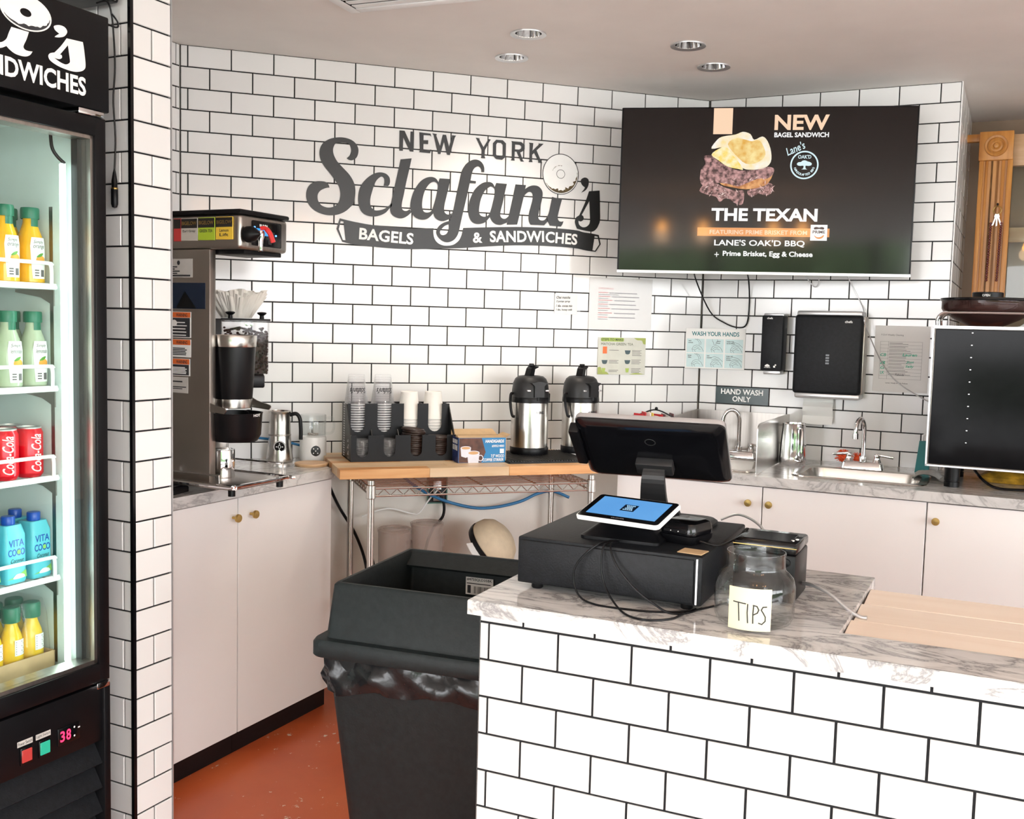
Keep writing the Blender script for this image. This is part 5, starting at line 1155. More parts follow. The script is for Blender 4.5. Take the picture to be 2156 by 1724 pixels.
t = bthing('cleaning_brush', 'teal cleaning brush standing beside the oven', 'brush', .945, -.13, .9)
mat('teal', (.005, .17, .17), .5, var=.15, stretch=(40, 40, 1))
MB().prism([(-.022, .0), (.03, .0), (.03, .125), (-.010, .125)], XZ(-.012), XZ(.012)).build('bristle_block', 'teal', t)
MB().tube(spath([(.0, 0, .125), (.002, 0, .145), (.012, 0, .152), (.022, 0, .145), (.024, 0, .125)]), .004, 8).build('hang_loop', 'white_plastic', t)
t = bthing('dish_towel', 'folded grey towel lying between the wide sink and the oven', 'towel', .985, -.30, .9)
mat('towel_grey', (.48, .46, .43), .95, var=.1, bump=.4, scale=60)
m = MB(); rows = []
for i in range(9):
    u = i / 8; rows.append([(-.05 + .11 * u + .006 * math.sin(j * 1.3), -.09 + .022 * j, .004 + .020 * math.sin(PI * min(1, u * 1.2)) ** .5 * (1 - .2 * math.sin(j)) + .004 * math.sin(3 * u + j)) for j in range(9)])
v = [p for r in rows for p in r]; f = [(i * 9 + j, i * 9 + j + 1, (i + 1) * 9 + j + 1, (i + 1) * 9 + j) for i in range(8) for j in range(8)]
m.add(v, f, True); m.add([(p[0], p[1], .001) for p in v], f, True); m.build('cloth', 'towel_grey', t)
# oven
ov = bthing('countertop_oven', 'black glass-fronted countertop oven on short round legs', 'oven', 1.26, -.31, .9)
OO = (-1.26, .31, -.9)
MB(OO).rbox(.990, -.505, .978, 1.535, -.10, 1.466, .004).build('body', 'steel_dark', ov)
mat('oven_glass', (.006, .006, .007), .10, var=.2, spec=.08)
od = MB(OO).rbox(.996, -.514, .983, 1.53, -.505, 1.462, .002, 1).build('glass_door', 'oven_glass', ov)
MB(OO).box(.986, -.516, .975, .992, -.502, 1.472).build('edge_strip', 'silver', ov)
MB(OO).box(.986, -.516, 1.464, 1.54, -.49, 1.474).build('top_strip', 'silver', ov)
MB(OO).box(.986, -.516, .974, 1.54, -.50, .980).build('bottom_strip', 'silver', ov)
for k in range(10): MB(OO).box(1.113, -.5148, 1.449 - k * .0428, 1.118, -.5141, 1.452 - k * .0428).build('menu_mark', 'silver', od)
for x, y in ((1.075, -.46), (1.46, -.46), (1.075, -.15), (1.46, -.15)):
    MB(OO).lathe([(.0001, .9002), (.026, .9002), (.026, .918), (.023, .919), (.023, .922), (.026, .923), (.027, .978)], (x, y, 0), 24).build('leg', 'black', ov)
solo('power_cord', MB().tube(spath([(1.13, -.36, .975), (1.17, -.44, .935), (1.22, -.46, .908), (1.30, -.45, .906), (1.40, -.40, .906)]), .005, 8), 'black_gloss', 'black oven cord curling on the worktop under the oven', 'cable', FB)
t = bthing('snack_bag', 'crumpled yellow and red bag shoved under the oven', 'bag', 1.32, -.22, .9)
mat('bag_yellow', (.55, .30, .03), .4, var=.5, scale=30)
m = MB(); m.loft([L3(rrect(-.14, -.05, .16, .05, .03), .001), L3(rrect(-.16, -.06, .18, .06, .03), .02), L3(rrect(-.12, -.03, .13, .04, .02), .045)], True, True); m.build('pouch', 'bag_yellow', t)
# rack and bowl on top of the oven
rk = bthing('wire_rack', 'chrome wire rack on top of the oven carrying the bowl', 'rack', 1.26, -.31, 1.474)
for y in (-.505, -.40, -.28): 
    MB(OO).tube(spath([(.998, y, 1.476), (.998, y, 1.498), (1.014, y, 1.517), (1.05, y, 1.5205), (1.25, y, 1.5205), (1.47, y, 1.5205), (1.505, y, 1.517), (1.52, y, 1.498), (1.52, y, 1.476)], 5), .0045, 8).build('bar', 'chrome', rk) if True else None
for ch in rk.children: ch.location.z = -.574
bw = bthing('lidded_bowl', 'wide dark glass bowl with a black lid and round cap on the oven rack', 'bowl', 1.152, -.36, 1.4755)
glassy('smoke', (.42, .30, .27), 1.5, .05, .35, (.10, .05, .045))
MB().lathe([(.0001, 0), (.055, .0), (.065, .004), (.110, .025), (.145, .050), (.152, .062), (.152, .092), (.149, .092), (.149, .062), (.10, .028), (.0001, .008)], n=48).build('glass_bowl', 'smoke', bw)
MB().lathe([(.0001, .101), (.150, .100), (.157, .099), (.158, .092), (.155, .089), (.150, .092), (.0001, .094)], n=48).build('lid', 'black_gloss', bw)
MB().lathe([(.052, .100), (.052, .120), (.049, .122), (.0001, .122)], n=32).build('cap', 'black', bw)
MB().text('OPEN', cylmap(.0525, -.1, .106), -.012, 0, .026, .008, bold=.02, sd=.006).build('cap_print', 'white_ink', bw)
# soap and towel dispensers
t = bthing('soap_dispenser', 'narrow black soap dispenser left of the towel dispenser', 'dispenser', .335, -.005, 1.39)
MB().rbox(-.043, -.105, -.116, .045, -.012, .116, .006).build('cover', 'black_soft', t)
MB().rbox(-.040, -.085, .112, .043, .002, .124, .003).build('top_cap', 'silver', t)
MB().rbox(-.036, -.075, -.132, .036, .0, -.114, .004).build('drip_guard', 'silver', t)
m = MB(); m.text('chefa', XZ(-.1058), -.022, .100, .024, .008, bold=.03); m.text('AUTOMATIC', XZ(-.1058), -.026, -.104, .026, .004, bold=.03); m.fill([smooth([(-.024, -.096), (-.013, -.088), (-.002, -.096), (-.013, -.099)], 3)], XZ(-.1058)); m.quad(XZ(-.1058), .012, -.102, .020, -.094); m.quad(XZ(-.1058), .018, -.094, .024, -.088); m.build('markings', 'white_ink', t)
t = bthing('towel_dispenser', 'large black paper towel dispenser with grey trim', 'dispenser', .563, -.005, 1.352)
MB().rbox(-.134, -.115, -.165, .136, -.02, .160, .014, 3).build('cover', 'black_soft', t)
MB().rbox(-.128, -.105, .154, .130, .002, .176, .008).build('top_trim', 'silver', t)
MB().rbox(-.125, -.108, -.184, .134, .002, -.160, .008).build('bottom_trim', 'silver', t)
MB().rbox(.126, -.085, -.160, .141, .002, .155, .004).build('side_trim', 'steel_dark', t)
MB().text('chefa', XZ(-.1158), .065, .128, .030, .010, bold=.03).build('brand_print', 'white_ink', t)
m = MB()
for k in range(4): m.quad(XZ(-.1158), -.004, -.008 - k * .011, .010, -.001 - k * .011)
m.build('window_slits', 'black_gloss', t)
solo('paper_towel', MB().add([(x_, -.035 - .012 * math.sin(6 * x_ + 2 * k_), z_ + .02 * math.sin(9 * x_) * (k_ == 5)) for k_, z_ in enumerate((1.172, 1.15, 1.13, 1.11, 1.09, 1.075)) for x_ in (.462, .485, .51, .535, .56, .585)], [(i * 6 + j, i * 6 + j + 1, i * 6 + j + 7, i * 6 + j + 6) for i in range(5) for j in range(5)], True), 'paper', 'white paper towel sheet hanging from the towel dispenser', 'paper towel', FB)
# ================================================================ PAPERS AND SIGNS
def sheet(name, label, cat, F, x0, z0, x1, z1, mt, y=-.0035, rz=0, ang=0):
    cx, cz = (x0 + x1) / 2, (z0 + z1) / 2
    t = tag(bpy.data.objects.new(name, None), label, cat); C.objects.link(t)
    t.matrix_world = F @ Matrix.Translation((cx, y, cz)) @ Matrix.Rotation(rz, 4, 'Z') @ Matrix.Rotation(ang, 4, 'Y')
    w, h = (x1 - x0) / 2, (z1 - z0) / 2
    p = MB().rbox(-w, -.0006, -h, w, .0006, h, .0003, 1).build('sheet', mt, t)
    return t, p, w, h
P1, P2, P3 = XZ(-.0011), XZ(-.0015), XZ(-.0019)
t, p, w, h = sheet('wall_sign', 'dark green HAND WASH ONLY sign above the hand-wash sink', 'sign', FB, .079, 1.12, .31, 1.193, mat('sign_green', (.012, .035, .034), .2))
m = MB(); m.text('HAND WASH', P1, -.092, .004, .184, .024, bold=.025); m.text('ONLY', P1, -.040, -.027, .080, .024, bold=.025); m.build('lettering', 'white_ink', p)
# wash your hands: bridges the corner
a_ = math.atan2(.050, .255)
FW = FB @ Matrix.Translation((.0745, -.029, 1.357)) @ Matrix.Rotation(a_, 4, 'Z')
t = tag(bpy.data.objects.new('poster', None), 'WASH YOUR HANDS instruction poster bridging the wall corner', 'poster'); C.objects.link(t); t.matrix_world = FW
p = MB().rbox(-.128, -.0006, -.0875, .128, .0006, .0875, .0003, 1).build('sheet', 'paper', t)
mat('teal_ink', (.0, .17, .19), .6); mat('pale_teal', (.60, .76, .76), .7); mat('line_grey', (.10, .13, .14), .7)
MB().text('WASH YOUR HANDS', P1, -.102, .055, .203, .019, bold=.02).build('title', 'teal_ink', p)
for r in range(2):
    for c in range(3):
        x0 = -.122 + c * .0825; z0 = -.018 - r * .064; pp = MB().quad(P1, x0, z0, x0 + .076, z0 + .060).build('picture_panel', 'pale_teal', p)
        m = MB(); k = r * 3 + c
        def q_(pts): stroke(m, [(x0 + a * .076, z0 + b * .060) for a, b in pts], .0006, P2)
        q_([(.35, .05), (.30, .25), (.38, .45), (.55, .55), (.70, .50), (.85, .35), (.95, .10)]); q_([(.40, .30), (.55, .42), (.70, .36)]); q_([(.45, .18), (.60, .30), (.78, .22)]); q_([(.30, .25), (.42, .20), (.5, .05)])
        if k in (0, 3): q_([(.45, .98), (.60, .90), (.70, .72), (.70, .55)]); q_([(.55, .98), (.70, .92), (.80, .72), (.78, .56)])
        if k == 1: q_([(.35, .98), (.37, .80), (.43, .78), (.43, .62), (.57, .62), (.57, .78), (.63, .80), (.65, .98)])
        if k in (2, 4, 5): q_([(.30, .70), (.50, .80), (.75, .70), (.98, .45)]); q_([(.35, .55), (.55, .65), (.80, .52)])
        m.build('hand_drawing', 'line_grey', pp)
        m = MB()
        for i_, s_ in enumerate((('WET', 'HANDS'), ('APPLY', 'SOAP'), ('WASH FOR', '20 SECONDS'), ('RINSE', 'WELL'), ('DRY', 'HANDS'), ('TURN OFF', 'WITH', 'TOWEL'))[k]): m.text(s_, P2, x0 + (.006 if k != 1 else .046), z0 + .048 - i_ * .008, None, .0046, bold=.03)
        m.build('caption', 'ink', pp)
# matcha poster
t, p, w, h = sheet('poster', 'green and grey STEPS TO MAKE MATCHA GREEN TEA poster', 'poster', FA, -.4925, 1.237, -.2685, 1.3965, mat('matcha_grey', (.66, .66, .58), .6))
mat('lime', (.42, .55, .12), .6); mat('matcha_ink', (.09, .12, .06), .6); mat('lime2', (.40, .46, .12), .6)
m = MB(); m.fill([rrect(-.100, .062, .008, .078, .006)], P1); m.build('title_band', 'lime', p)
m = MB(); m.text('STEPS TO MAKE', P2, -.098, .065, .103, .0105, bold=.02); m.text('MATCHA GREEN TEA', P2, -.098, .046, .150, .0105); m.build('title', 'matcha_ink', p)
m = MB(); m.fill([smooth([(.055, .079, 1), (.111, .079, 1), (.111, .052, 1), (.100, .054), (.092, .068), (.070, .070)], 4)], P1); m.fill([smooth([(-.111, -.079, 1), (-.111, -.050, 1), (-.098, -.048), (-.090, -.065), (-.070, -.068), (-.058, -.079, 1)], 4)], P1); m.fill([smooth([(.035, -.079, 1), (.07, -.072), (.11, -.078, 1)], 4)], P1); m.build('corner_shapes', 'lime2', p)
m = MB(); m.quad(P1, -.090, .010, -.070, .040); m.build('tea_bag_drawing', 'warn_orange', p)
m = MB()
for cx, cz in ((-.080, -.025), (.027, .018), (.027, -.024)): m.fill([[(cx - .014, cz + .007), (cx + .014, cz + .007), (cx + .010, cz - .007), (cx + .004, cz - .010), (cx - .004, cz - .010), (cx - .010, cz - .007)]], P1)
m.build('bowl_drawings', mat('bowl_blue', (.05, .09, .10), .5), p)
m = MB()
for cx in (-.084, .027): m.fill([[(cx - .009, -.052), (cx + .009, -.052), (cx + .006, -.070), (cx - .006, -.070)]], P2)
m.build('drink_drawings', 'lime', p)
m = MB()
for x0, z0, n in ((-.060, .024, 1), (-.060, -.020, 3), (-.060, -.062, 2), (.048, .024, 5), (.046, -.017, 4), (.046, -.055, 4)):
    for k in range(n): m.quad(P1, x0, z0 - k * .0055, x0 + .045 - .006 * (k % 2), z0 - k * .0055 + .0018)
m.build('body_text', 'ink_grey', p)
# recipe sheet in sleeve
t, p, w, h = sheet('notice', 'white recipe page in a clear sleeve under the television', 'notice', FA, -.540, 1.428, -.247, 1.648, 'paper_dim')
MB().rbox(-.1475, -.0016, -.111, .1475, -.0012, .111, .0002, 1).build('sleeve', 'film', t)
mat('faint_red', (.55, .16, .14), .7)
m = MB(); m2 = MB(); m.text('COFFEE SPECIALS', XZ(-.0009), -.105, .062, .070, .007, bold=.01)
for k, z in enumerate((.046, .030, .014, -.003, -.021, -.040, -.058)):
    m.quad(XZ(-.0009), -.105, z, -.060 + .01 * (k % 3), z + .0035); m2.quad(XZ(-.0009), -.055 + .012 * (k % 3), z - .001, .075 + .012 * math.sin(k * 2), z + .0025)
    m2.quad(XZ(-.0009), -.105, z - .008, -.06 + .05 * (k == 0), z - .0055)
m.build('headings', 'faint_red', p); m2.build('body_text', 'ink_grey', p)
t, p, w, h = sheet('notice', 'small handwritten recipe slip taped left of the recipe page', 'notice', FA, -.697, 1.489, -.594, 1.573, 'paper', ang=.01)
m = MB()
for k, s_ in enumerate(('Chai matcha', '3 pumps syrup', '1 tbs. cocoa mix', '1 tbs. honey milk')): m.text(s_, P1, -.044, .022 - k * .0175, .062 + .012 * (k > 1), .0105, shear=.3, bold=.02, ang=.03)
m.build('handwriting', 'ink', p)
MB().rbox(.050, -.0008, -.041, .066, -.0002, .035, .0002, 1).build('tape', 'film', t)
# cleaning checklist
t, p, w, h = sheet('notice', 'weekly cleaning checklist with green initials beside the oven', 'notice', FB, .732, 1.205, .942, 1.474, 'paper_dim')
m = MB(); m.text('F.O.H Weekly Cleaning', P1, -.080, .092, .085, .009); m.text('Logan: Neatly & Tidy Policies', P1, -.055, -.102, .085, .006, bold=.02)
for k in range(12): m.quad(P1, -.082, .070 - k * .0138, .078, .0706 - k * .0138)
for x in (-.082, -.052, .078): m.quad(P1, x, -.0825, x + .0007, .0706)
for k in range(10):
    for j in range(2): m.quad(P1, -.048, .064 - k * .0138 - j * .0045, -.048 + .04 + .05 * R.random(), .0655 - k * .0138 - j * .0045)
m.build('form_print', 'ink_grey', p)
mat('green_marker', (.04, .42, .26), .6)
m = MB()
for s_, x, z, ww in (('CB', -.080, .010, .022), ('R', -.080, -.022, .022), ('G', -.078, -.042, .016), ('LK', -.078, -.062, .016), ('Lauren', .005, .012, .055), ('Just', .020, -.018, .030), ('Sally', .018, -.036, .032)): m.text(s_, P2, x, z, ww, .012, shear=.2, bold=.02)
m.build('green_initials', 'green_marker', p)
m = MB(); m.text('Fabiola', P2, -.02, -.068, .034, .008, shear=.3); m.build('signature', 'ink', p)
# keys on the casing
ky = bthing('key_ring', 'bunch of keys and red chain hanging on the oak casing', 'keys', 1.145, .482, 2.0)
MB().rod((0, .0, .005), (0, -.014, .008), .004).build('hook', 'black', ky)
MB().tube([(.016 * math.cos(a * PI / 10), -.010, -.018 + .016 * math.sin(a * PI / 10)) for a in range(20)], .0022, 6, closed=True).build('ring', 'brass', ky)
for k, a in enumerate((-.35, 0, .3)):
    MB().prism([(-.006, -.002), (.006, -.002), (.007, -.014), (.003, -.018), (.003, -.050), (-.003, -.054), (-.003, -.018), (-.007, -.014)], XZ(-.012 - .003 * k), XZ(-.0105 - .003 * k), Matrix.Translation((0, 0, -.034)) @ Matrix.Rotation(a, 4, 'Y')).build('key', 'silver', ky)
mat('chain_red', (.12, .02, .02), .4)
for x in (-.022, .018):
    for k in range(24): MB().ball((x - .0002 * k, -.010, -.075 - k * .0105), .0055, 6).build('bead', 'chain_red', ky)

# ================================================================ DRINKS FRIDGE
fg = thing('display_fridge', 'black glass-door drinks fridge with a lit interior and logo header', 'fridge', FL, (-1.435, -.51, 0))
OO = (1.435, .51, 0)
m = MB(OO)
m.box(-1.155, -.80, .05, -1.118, -.16, 2.126); m.box(-1.752, -.80, .05, -1.715, -.16, 2.126); m.box(-1.715, -.20, .05, -1.155, -.16, 2.126); m.box(-1.715, -.80, 1.895, -1.155, -.2, 2.126); m.box(-1.715, -.80, .05, -1.155, -.2, .555)
m.build('cabinet', 'black', fg)
mat('fridge_liner', (.72, .80, .78), .4, var=.02)
m = MB(OO)
m.box(-1.160, -.80, .56, -1.156, -.21, 1.89); m.box(-1.714, -.80, .56, -1.710, -.21, 1.89); m.box(-1.71, -.214, .56, -1.16, -.21, 1.89); m.box(-1.71, -.80, 1.886, -1.16, -.21, 1.89); m.box(-1.71, -.80, .556, -1.16, -.21, .560); m.build('liner', 'fridge_liner', fg)
# door
m = MB(OO)
m.rbox(-1.150, -.862, .549, -1.118, -.806, 1.893, .003); m.rbox(-1.752, -.862, .549, -1.705, -.806, 1.893, .003); m.rbox(-1.71, -.862, 1.850, -1.145, -.806, 1.893, .003); m.rbox(-1.71, -.862, .549, -1.145, -.806, .596, .003)
dr_ = m.build('door_frame', 'black', fg)
m = MB(OO)
for a in ((-1.158, .596, -1.150, 1.850), (-1.705, .596, -1.697, 1.850), (-1.705, 1.842, -1.150, 1.850), (-1.705, .596, -1.150, .606)): m.box(a[0], -.855, a[1], a[2], -.806, a[3])
m.build('inner_frame', 'steel_dark', dr_)
MB(OO).box(-1.697, -.842, .606, -1.158, -.838, 1.842).build('door_glass', 'pane', dr_)
MB(OO).box(-1.170, -.826, .606, -1.158, -.806, 1.842).build('gasket', 'charcoal', dr_)
MB(OO).rbox(-1.20, -.868, 1.893, -1.128, -.80, 1.906, .002).build('hinge', 'chrome', fg)
MB(OO).rbox(-1.16, -.866, .534, -1.122, -.80, .549, .002).build('hinge', 'chrome', fg)
# header sign
hd_ = MB(OO).rbox(-1.752, -.868, 1.907, -1.112, -.79, 2.126, .004).build('sign_header', 'black', fg)
m = MB(OO)
for c in shp('fsign'): m.fill(c, XZ(-.8688))
m.text('SANDWICHES', lambda a, b: (a, -.8688, b), -1.480, 1.932, .300, .042, bold=.03)
m.text('Sclafan', lambda a, b: (a, -.8688, b), -1.735, 1.975, .335, .115, bold=.03, shear=.25)
m.build('header_lettering', 'white_ink', hd_)
bg_ = MB(OO); bg_.fill([circ(-1.335, 2.0765, .064, .0375, 40), circ(-1.336, 2.0755, .014, .0085, 20)], XZ(-.8690), Matrix.Translation((0, 0, 0))); be = bg_.build('bagel_emblem', 'white_ink', hd_)
m = MB(OO); oo = []; ii = []
for k in range(25):
    a = -2.7 + k * 2.7 / 24; w_ = .008 * math.sin(PI * k / 24) * R.uniform(.4, 1.2) + .001
    oo.append((-1.335 + .060 * math.cos(a), 2.0765 + .0345 * math.sin(a))); ii.append((-1.335 + (.060 - w_) * math.cos(a), 2.0765 + (.0345 - w_) * math.sin(a)))
m.fill([oo + ii[::-1]], XZ(-.8693)); m.build('shading', 'ink', be)
# lower panel
lp_ = MB(OO).rbox(-1.752, -.856, .40, -1.136, -.80, .541, .002).build('control_fascia', 'black', fg)
MB(OO).rbox(-1.136, -.862, .05, -1.117, -.80, .541, .002).build('corner_post', 'black', fg)
for k in range(6):
    z = .392 - k * .062
    MB(OO).prism([(-.856, z - .050), (-.848, z - .056), (-.812, z), (-.822, z + .004)], YZ(-1.752), YZ(-1.137)).build('louvre', 'black_soft', fg)
MB(OO).box(-1.752, -.805, .05, -1.136, -.80, .40).build('grille_back', 'black', fg)
emat('sw_red', (.75, .05, .04), .55); emat('sw_green', (.02, .55, .34), .6); emat('seg_red', (1, .02, .08), 2.2)
for x, mt, s_ in ((-1.352, 'sw_red', 'Power Switch'), (-1.304, 'sw_green', 'Light Switch')):
    MB(OO).rbox(x - .016, -.860, .422, x + .016, -.855, .462, .002).build('rocker_bezel', 'black_gloss', lp_)
    MB(OO).rbox(x - .013, -.862, .428, x + .013, -.859, .457, .001, 1).build('rocker_switch', mt, lp_)
    l_ = MB(OO).quad(XZ(-.8568), x - .022, .466, x + .018, .479).build('switch_label', 'label_grey', lp_)
    MB(OO).text(s_, XZ(-.8572), x - .020, .4685, .036, .008).build('label_print', 'ink', l_)
dd = MB(OO).rbox(-1.268, -.859, .430, -1.205, -.855, .472, .002).build('thermostat', 'black_gloss', lp_)
m = MB(OO)
for k, c_ in enumerate('38'): m.text(c_, XZ(-.8595), -1.262 + k * .017, .438, .013, .026, bold=.02)
m.build('red_digits', 'seg_red', dd)
m = MB(OO); m.fill([circ(-1.222, .463, .0025, n=8)], XZ(-.8594)); m.fill([circ(-1.222, .442, .0025, n=8)], XZ(-.8594)); m.quad(XZ(-.8594), -1.212, .457, -1.206, .460); m.build('indicator_marks', 'white_ink', dd)
# LED strip, standards, shelves
emat('led_white', (.82, 1.0, .96), 3)
MB(OO).rbox(-1.190, -.800, .60, -1.178, -.788, 1.785, .003).build('led_strip', 'led_white', fg)
MB(OO).tube(spath([(-1.205, -.78, 1.86), (-1.205, -.785, 1.82), (-1.195, -.79, 1.80), (-1.181, -.798, 1.785)]), .004, 8).build('led_lead', 'black', fg)
m = MB(OO); m.box(-1.1605, -.730, .58, -1.158, -.718, 1.69)
m.build('shelf_standard', 'steel_dark', fg)
SHZ = (1.505, 1.262, 1.046, .80)
for z in SHZ:
    m = MB(OO)
    m.rod((-1.708, -.742, z - .006), (-1.163, -.742, z - .006), .006); m.rod((-1.708, -.742, z + .0), (-1.163, -.742, z + .0), .003)
    m.rod((-1.163, -.742, z - .006), (-1.163, -.22, z - .006), .005); m.rod((-1.706, -.742, z - .006), (-1.706, -.22, z - .006), .005); m.rod((-1.708, -.23, z - .006), (-1.163, -.23, z - .006), .005)
    sf_ = m.build('shelf_frame', 'white_wire', fg)
    m = MB(OO)
    for k in range(21): m.rod((-1.695 + k * .0262, -.742, z - .003), (-1.695 + k * .0262, -.225, z - .003), .0022, 6)
    m.build('shelf_wires', 'white_wire', sf_)['kind'] = 'stuff'
    m = MB(OO); m.tube(spath([(-1.70, -.748, z), (-1.70, -.748, z + .040), (-1.69, -.748, z + .050), (-1.45, -.748, z + .050), (-1.20, -.748, z + .050), (-1.184, -.748, z + .046), (-1.180, -.748, z + .036), (-1.180, -.748, z)], 4), .0045, 8); m.build('guard_rail', 'white_wire', sf_)
    MB(OO).prism([(-.735, z - .008), (-.60, z - .008), (-.60, z - .018), (-.69, z - .030), (-.735, z - .050)], YZ(-1.164), YZ(-1.161)).build('bracket', 'steel_dark', sf_)
l = bpy.data.lights.new('fridge_led', 'AREA'); l.shape = 'RECTANGLE'; l.size = .02; l.size_y = 1.15; l.energy = 2.0; l.color = (.80, 1, .96)
lo = bpy.data.objects.new('fridge_led_lamp', l); C.objects.link(lo); lo.matrix_world = FL @ Matrix.Translation((-1.193, -.795, 1.2)) @ Matrix.Rotation(PI / 2 + .6, 4, 'Z') @ Matrix.Rotation(PI / 2, 4, 'X')
# ---------------- products
mat('cap_green', (.01, .16, .09), .35); mat('oj', (.90, .48, .01), .15, var=.05); mat('lemonade', (.48, .56, .40), .15, var=.05); mat('leaf', (.10, .30, .03), .5); mat('fruit_orange', (.92, .38, .04), .5)
def juice(name, label, x, y, z, body, word, group):
    t = thing(name, label, 'bottle', FL, (x, y, z), 0, group)
    pf = [(.0001, .001), (.027, 0), (.031, .004), (.0315, .03), (.0305, .085), (.026, .112), (.019, .132), (.016, .142), (.0155, .154)]
    MB().lathe(pf, n=28).build('juice_body', body, t)
    MB().lathe([(.0205, .152), (.021, .154), (.021, .174), (.0195, .178), (.0001, .178)], n=24).build('cap', 'cap_green', t)
    cb = MB(); patch(cb, cylmap(.0185, .0, 0), -.010, .122, .010, .153, 4); cb.build('neck_seal', 'cap_green', t)
    fn = lambda a, b: ((.0322 - .07 * max(0, b - .085)) * math.sin(a / .032), -(.0322 - .07 * max(0, b - .085)) * math.cos(a / .032), b)
    lb_ = MB(); v = []; f = []
    for k in range(9):
        for jx, zz in enumerate((.012, .05, .088, .108)):
            hw = (.0165, .0195, .0215, .0185)[jx]; v.append(fn(-hw + 2 * hw * k / 8, zz))
    for k in range(8):
        for jx in range(3): f.append((k * 4 + jx, k * 4 + 4 + jx, k * 4 + 5 + jx, k * 4 + 1 + jx))
    lb_.add(v, f, True); lo_ = lb_.build('paper_label', 'white_ink', t)
    f2 = lambda a, b: tuple(Vector(fn(a, b)) * 1.0 + Vector((math.sin(a / .032), -math.cos(a / .032), 0)) * .0005)
    m = MB(); m.text('Simply', f2, -.014, .092, .026, .010, shear=.3, sd=.006); m.text(word, f2, -.015, .080, .030, .010, shear=.3, sd=.006); m.build('brand_print', 'ink_grey', lo_)
    MB().fill([circ(.004, .056, .013, .010, 16)], f2, sd=.005).build('fruit_print', 'fruit_orange', lo_)
    MB().fill([smooth([(-.008, .062), (.000, .070), (.010, .072), (.004, .064)], 3)], lambda a, b: tuple(Vector(f2(a, b)) + Vector((math.sin(a / .032), -math.cos(a / .032), 0)) * .0005), sd=.005).build('leaf_print', 'leaf', lo_)
    m = MB()
    for k in range(3): m.quad(f2, -.012, .018 + k * .006, -.002, .021 + k * .006)
    m.quad(f2, .003, .017, .013, .033); m.build('small_print', 'ink_grey', lo_)
    return t
ORD = ('first', 'second', 'third', 'fourth')
for sh, (z, body, word, nm) in enumerate(((SHZ[0], 'oj', 'orange', 'orange juice'), (SHZ[1], 'lemonade', 'lemonade', 'lemonade'))):
    proto = None
    for r in range(2):
        for c in range(4):
            x = -1.199 - .068 * c - .006 * r + (.004 if sh else 0); y = -.700 + .068 * r
            lab_ = '%s bottle, %s from the right in the %s row of the %s fridge shelf' % (nm, ORD[c], ('front', 'second')[r], ('top', 'second')[sh])
            if proto is None: proto = juice(nm.replace(' ', '_') + '_bottle', lab_, x, y, z + .0008, body, word, nm + ' bottles in the fridge')
            else: dup(proto, FL, (x, y, z + .0008), 0, lab_)
# cans
mat('can_red', (.70, .006, .02), .22, .3)
proto = None
for r in range(2):
    for c in range(4):
        x = -1.210 - .067 * c; y = -.700 + .067 * r; lab_ = 'red cola can, %s from the right in the %s row of the third fridge shelf' % (ORD[c], ('front', 'second')[r])
        if proto is None:
            t = proto = thing('soda_can', lab_, 'can', FL, (x, y, SHZ[2] + .0008), -.35, 'red cans in the fridge')
            MB().lathe([(.0001, .004), (.022, .003), (.026, .0), (.0315, .009), (.0318, .012), (.0318, .106), (.0275, .116)], n=32).build('body', 'can_red', t)
            MB().lathe([(.0275, .116), (.0280, .119), (.0265, .120), (.0255, .1165), (.0001, .1165)], n=32).build('lid', 'silver', t)
            MB().rbox(-.006, -.010, .1166, .006, .008, .1182, .0006, 1).build('ring_pull', 'silver', t)
            fn = cylmap(.0322, -.1, 0); m = MB()
            m.text('Coca-Cola', lambda a, b: fn(-b + .010, a), .014, -.014, .090, .026, shear=.35, bold=.012, sd=.006); m.build('script_print', 'white_ink', t)
        else: dup(proto, FL, (x, y, SHZ[2] + .0008), -.35 - .25 * c, lab_)
